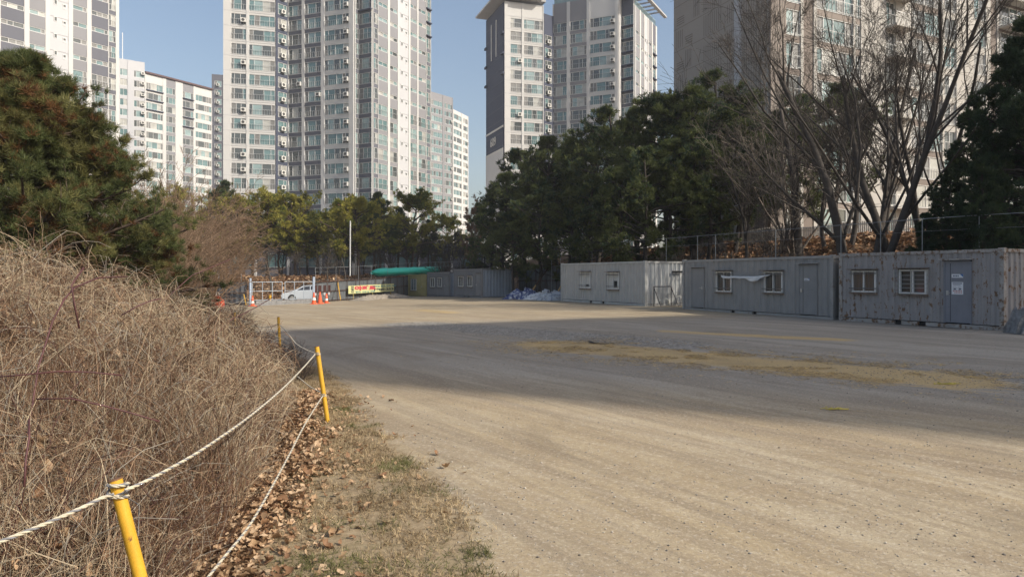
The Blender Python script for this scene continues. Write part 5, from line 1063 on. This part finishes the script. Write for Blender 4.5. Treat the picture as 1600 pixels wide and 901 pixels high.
# pale vine curtain on the crest of the mound
v, f, mi = join([stems(6000, 7.2, 11.5, .5, 1.4, .0036, 31, lo=.8, hi=1.08, vert=.35, sag=1.8, weights=(.62, .2, .05, .03, .1), crl=.6)])
o = np_mesh('dry_vines', v, f, BC, mi); tag(o, 'pale straw vines hanging over the crest of the mound', 'dry vines', None, 'stuff')
def leafs(x, y, z, size, seed, tilt=.6):
    r = np.random.default_rng(seed); n = len(x); s = size*np.exp(np.clip(r.normal(size=n)*.38, -1, .75))[:, None]; N_ = nrm(np.stack([r.normal(size=n)*tilt, r.normal(size=n)*tilt, np.ones(n)], -1)); A = nrm(np.cross(N_, r.normal(size=(n, 3)))); B = np.cross(N_, A)
    c = np.stack([x, y, z], -1); cx_ = r.uniform(-.5, 1.6, (n, 1)); cy_ = r.uniform(-.3, 1.5, (n, 1)); bend = r.normal(size=(n, 1))*.25; V = []
    for px_, wd in ((-.5, .05), (-.22, .30), (.0, .24), (.22, .33), (.52, .04)):
        for sgn in (-1, 0, 1):
            wj = wd*(.75+.5*r.random((n, 1))); yy_ = sgn*wj+bend*px_*px_*2; V.append(c+A*s*px_+B*s*yy_+N_*s*(cx_*px_*px_+cy_*wj*abs(sgn)+.04))
    V = np.stack(V, 1); k = np.arange(n)[:, None, None]*15; q = np.array([[i*3+j, (i+1)*3+j, (i+1)*3+j+1, i*3+j+1] for i in range(4) for j in range(2)])
    return V.reshape(-1, 3), (k+q[None]).reshape(-1, 4)
LM = [leafmat('fallen_tan', (.38, .25, .145), .3, .15), leafmat('fallen_brown', (.23, .13, .07), .3, .15), leafmat('fallen_pale', (.50, .36, .23), .25, .15)]
n = 7000; yy = 2.2+8.2*r.random(n)**1.3; xx = edge(yy)+.22+np.where(r.random(n) < .7, r.normal(size=n)*.17, r.normal(size=n)*.45)-.10*(yy < 5)+.25*(vnoise(yy, yy*0, .7, 9)-.5); v, f = leafs(xx, yy, Hgt(xx, yy)+.012+.05*r.random(n)*(np.abs(xx-edge(yy)-.2) < .3), .043, 3, .5)
mm = np.random.default_rng(1).choice(3, n, p=[.45, .3, .25]); o = np_mesh('fallen_leaves', v, f, LM, np.repeat(mm, 8)); tag(o, 'brown fallen leaves drifted along the foot of the brush', 'fallen leaves', None, 'stuff')
n = 4200; yy = 2+12*r.random(n)**1.2; xx = edge(yy)-r.random(n)**1.2*3.5; v, f = leafs(xx, yy, Hgt(xx, yy)+M(xx, yy)*(.6+.45*r.random(n)), .045, 4, 1.2); mm = np.random.default_rng(2).choice(3, n)
o = np_mesh('caught_leaves', v, f, LM, np.repeat(mm, 8)); tag(o, 'dry leaves caught in the brambles', 'leaves', None, 'stuff')
# leaves on the slope behind the cabins and on the far bank
n = 15000; t = r.random(n)*46-14; d = 4.2+r.random(n)*12; xx = 3.5+.403*t+.911*d; yy = 48.8-.915*t+.413*d; v1, f1_ = leafs(xx, yy, Hgt(xx, yy)+.03, .26, 6)
n2 = 11000; xx = -62+r.random(n2)*52; yy = np.interp(xx, [-19, -12.5], [69, 86])+r.random(n2)*9; v2_, f2_ = leafs(xx, yy, Hgt(xx, yy)+.03, .26, 7, .7)
mm = np.random.default_rng(3).choice(3, n+n2, p=[.3, .65, .05]); V = np.concatenate([v1, v2_]); Fq = np.concatenate([f1_, f2_+len(v1)]); mi = np.repeat(mm, 8)
o = np_mesh('leaf_litter', V, Fq, LM, mi); tag(o, 'brown leaf litter on the slope and the far bank', 'leaf litter', None, 'stuff')
# dry grass verge
n = 26000; yy = 2.3+11*r.random(n)**1.4; lo_ = edge(yy)+.35; hi_ = np.interp(yy, [2, 4, 5.3, 7, 8.3, 11, 14], [-.45, -.15, -.42, -1.1, -1.75, -2.7, -4.1])+.12; xx = lo_+(hi_-lo_)*r.random(n)**.9+r.normal(size=n)*.05
den = vnoise(xx, yy, .22, 41)*.6+vnoise(xx, yy, .6, 42)*.4; k = den+r.normal(size=n)*.12 > .36+.22*ss((xx-lo_)/(hi_-lo_), .55, 1); xx, yy = xx[k], yy[k]
v, f = blades(np.stack([xx, yy, Hgt(xx, yy)+.004], -1), np.tile([0, 0, .6], (len(xx), 1)), 4, .045, .005, r, 1.4); gm_ = [leafmat('grass_straw', (.46, .36, .22)), leafmat('grass_brown', (.24, .175, .10)), leafmat('grass_green', (.15, .15, .06))]
gcl = vnoise(xx, yy, .35, 44); mi = np.where(gcl+r.normal(size=len(xx))*.1 > .74, 2, r.choice(2, len(xx))); o = np_mesh('dry_grass', v, f, gm_, np.repeat(mi, 4)); tag(o, 'sparse dry grass verge between the leaves and the dirt lot', 'grass', None, 'stuff')
# loose pebbles
n = 9000; yy = 2.8+15*r.random(n)**1.5; xx = -.2+(r.random(n)-.12)*yy*.95; k = xx > np.interp(yy, [2, 4, 5.3, 7, 8.3, 11, 14], [-.45, -.15, -.42, -1.1, -1.75, -2.7, -4.1])-.1; xx, yy = xx[k], yy[k]; n = len(xx); s = (.003+.011*r.random(n)**6)[:, None, None]
oc = np.array([[1, 0, 0], [0, 1, 0], [-1, 0, 0], [0, -1, 0], [0, 0, .7], [0, 0, -.7]]); V = np.stack([xx, yy, Hgt(xx, yy)+.002], -1)[:, None]+oc[None]*s*(.7+.6*r.random((n, 6, 1)))
tf = np.array([[0, 1, 4], [1, 2, 4], [2, 3, 4], [3, 0, 4], [1, 0, 5], [2, 1, 5], [3, 2, 5], [0, 3, 5]]); Fq = (np.arange(n)[:, None, None]*6+tf[None]).reshape(-1, 3)
o = np_mesh('pebbles', V, Fq, [mat('pebble_grey', (.26, .24, .21), .9, .3), mat('pebble_dark', (.15, .13, .11), .9, .3), mat('pebble_pale', (.42, .38, .32), .9, .2)], np.repeat(r.choice(3, n, p=[.45, .12, .43]), 8)); tag(o, 'loose small pebbles on the dirt lot', 'pebbles', None, 'stuff')
# long dark canes arching through the brush
CANE = mat('cane_dark_red', (.09, .035, .035), .6, .3, 5)
for lb, rad, pts in [('tall dark cane curving up then over to the right, above the mound', .0065, [(38, 720, 4.6), (43, 680, 4.7), (60, 573, 4.9), (82, 502, 5.1), (100, 468, 5.3), (117, 449, 5.5), (153, 434, 5.8), (199, 432, 6.2)]),
    ('dark stub of cane bending on the mound under the arching cane', .007, [(124, 513, 5.4), (116, 475, 5.4), (112, 445, 5.4), (131, 418, 5.5)]),
    ('red cane arching low from the left frame edge', .004, [(-20, 590, 3.5), (40, 585, 3.5), (90, 580, 3.55), (140, 581, 3.6), (190, 586, 3.7)]),
    ('long red cane running right across the middle of the brush', .0038, [(57, 623, 3.3), (110, 622, 3.32), (160, 633, 3.35), (205, 645, 3.4), (249, 658, 3.45)]),
    ('dark cane rising toward the farthest yellow post', .0065, [(300, 560, 8.5), (360, 500, 9.5), (400, 480, 10.5), (430, 462, 11.3)]),
    ('pale cane reaching over the brush before the orange bag', .006, [(225, 520, 9), (255, 470, 9.2), (300, 430, 9.6), (360, 405, 10)]),
    ('dark vertical cane at the lower left of the brush', .005, [(38, 760, 3.2), (40, 720, 3.25), (46, 680, 3.3), (45, 655, 3.35)]),
    ('short dark cane slanting on the crest right of the vines', .006, [(190, 492, 6.2), (215, 478, 6.3), (235, 470, 6.4), (252, 466, 6.5)])]:
    P = [G(*p) for p in pts]; o = bar('bramble_cane', P, rad, CANE, lb, 'bramble cane', 'long canes in the brush', n=6)
    for p_ in o.data.polygons: p_.use_smooth = True

# straw and dry stalks lying on the lot
n = 16000; t = r.random(n); xx = .8+7.0*t+r.normal(size=n)*1.25; yy = 18-6.3*t+r.normal(size=n)*1.1; k = vnoise(xx, yy, .4, 51)+vnoise(xx+yy*.5, yy*1.6, 1.4, 52) > 1.0; xx, yy = xx[k], yy[k]
v, f = blades(np.stack([xx, yy, Hgt(xx, yy)+.006], -1), np.tile([0, 0, .25], (len(xx), 1)), 5, .10, .008, r, 1.5); zb_ = np.repeat(Hgt(xx, yy), 15); v[:, 2] = zb_+.004+np.abs(v[:, 2]-zb_)*.25; o = np_mesh('loose_straw', v, f, [gm_[0], leafmat('straw_gold', (.62, .45, .18)), gm_[1]], np.repeat(r.choice(3, len(xx), p=[.4, .35, .25]), 5)); tag(o, 'golden dry straw lying in patches on the shaded lot', 'straw', None, 'stuff')
n = 5000; t = r.random(n); k = r.random(n) < .7; xx = np.where(k, -3.6+7.6*t, 6.5+4.5*t)+r.normal(size=n)*1.0; yy = np.where(k, 25.6-7.8*t, 13-4*t)+r.normal(size=n)*1.0; s = (.008+.012*r.random(n)**3)[:, None, None]
V = np.stack([xx, yy, Hgt(xx, yy)+.002], -1)[:, None]+oc[None]*s*(.7+.6*r.random((n, 6, 1))); Fq = (np.arange(n)[:, None, None]*6+tf[None]).reshape(-1, 3)
o = np_mesh('crushed_stone', V, Fq, [MATS['pebble_grey'], mat('pebble_mid', (.2, .19, .17), .9, .3), MATS['pebble_pale']], np.repeat(r.choice(3, n), 8)); tag(o, 'dark crushed stone spread in a band across the lot', 'gravel', None, 'stuff')
# ------------------------------------------------------------------ haze
m = MB(); m.box(-700, 700, -250, 700, -4, 110); hz = m.build('haze', [], None); hm = bpy.data.materials.new('haze_air'); hm.use_nodes = True; nt = hm.node_tree; nt.nodes.remove(nt.nodes['Principled BSDF'])
pv = nt.nodes.new('ShaderNodeVolumePrincipled'); pv.inputs['Color'].default_value = (.93, .95, .98, 1); pv.inputs['Density'].default_value = .0004; pv.inputs['Anisotropy'].default_value = 0
nt.links.new(pv.outputs[0], nt.nodes['Material Output'].inputs['Volume']); hz.data.materials.append(hm); hz['kind'] = 'stuff'; hz['label'] = 'thin pale haze in the air around the whole place'; hz['category'] = 'haze'
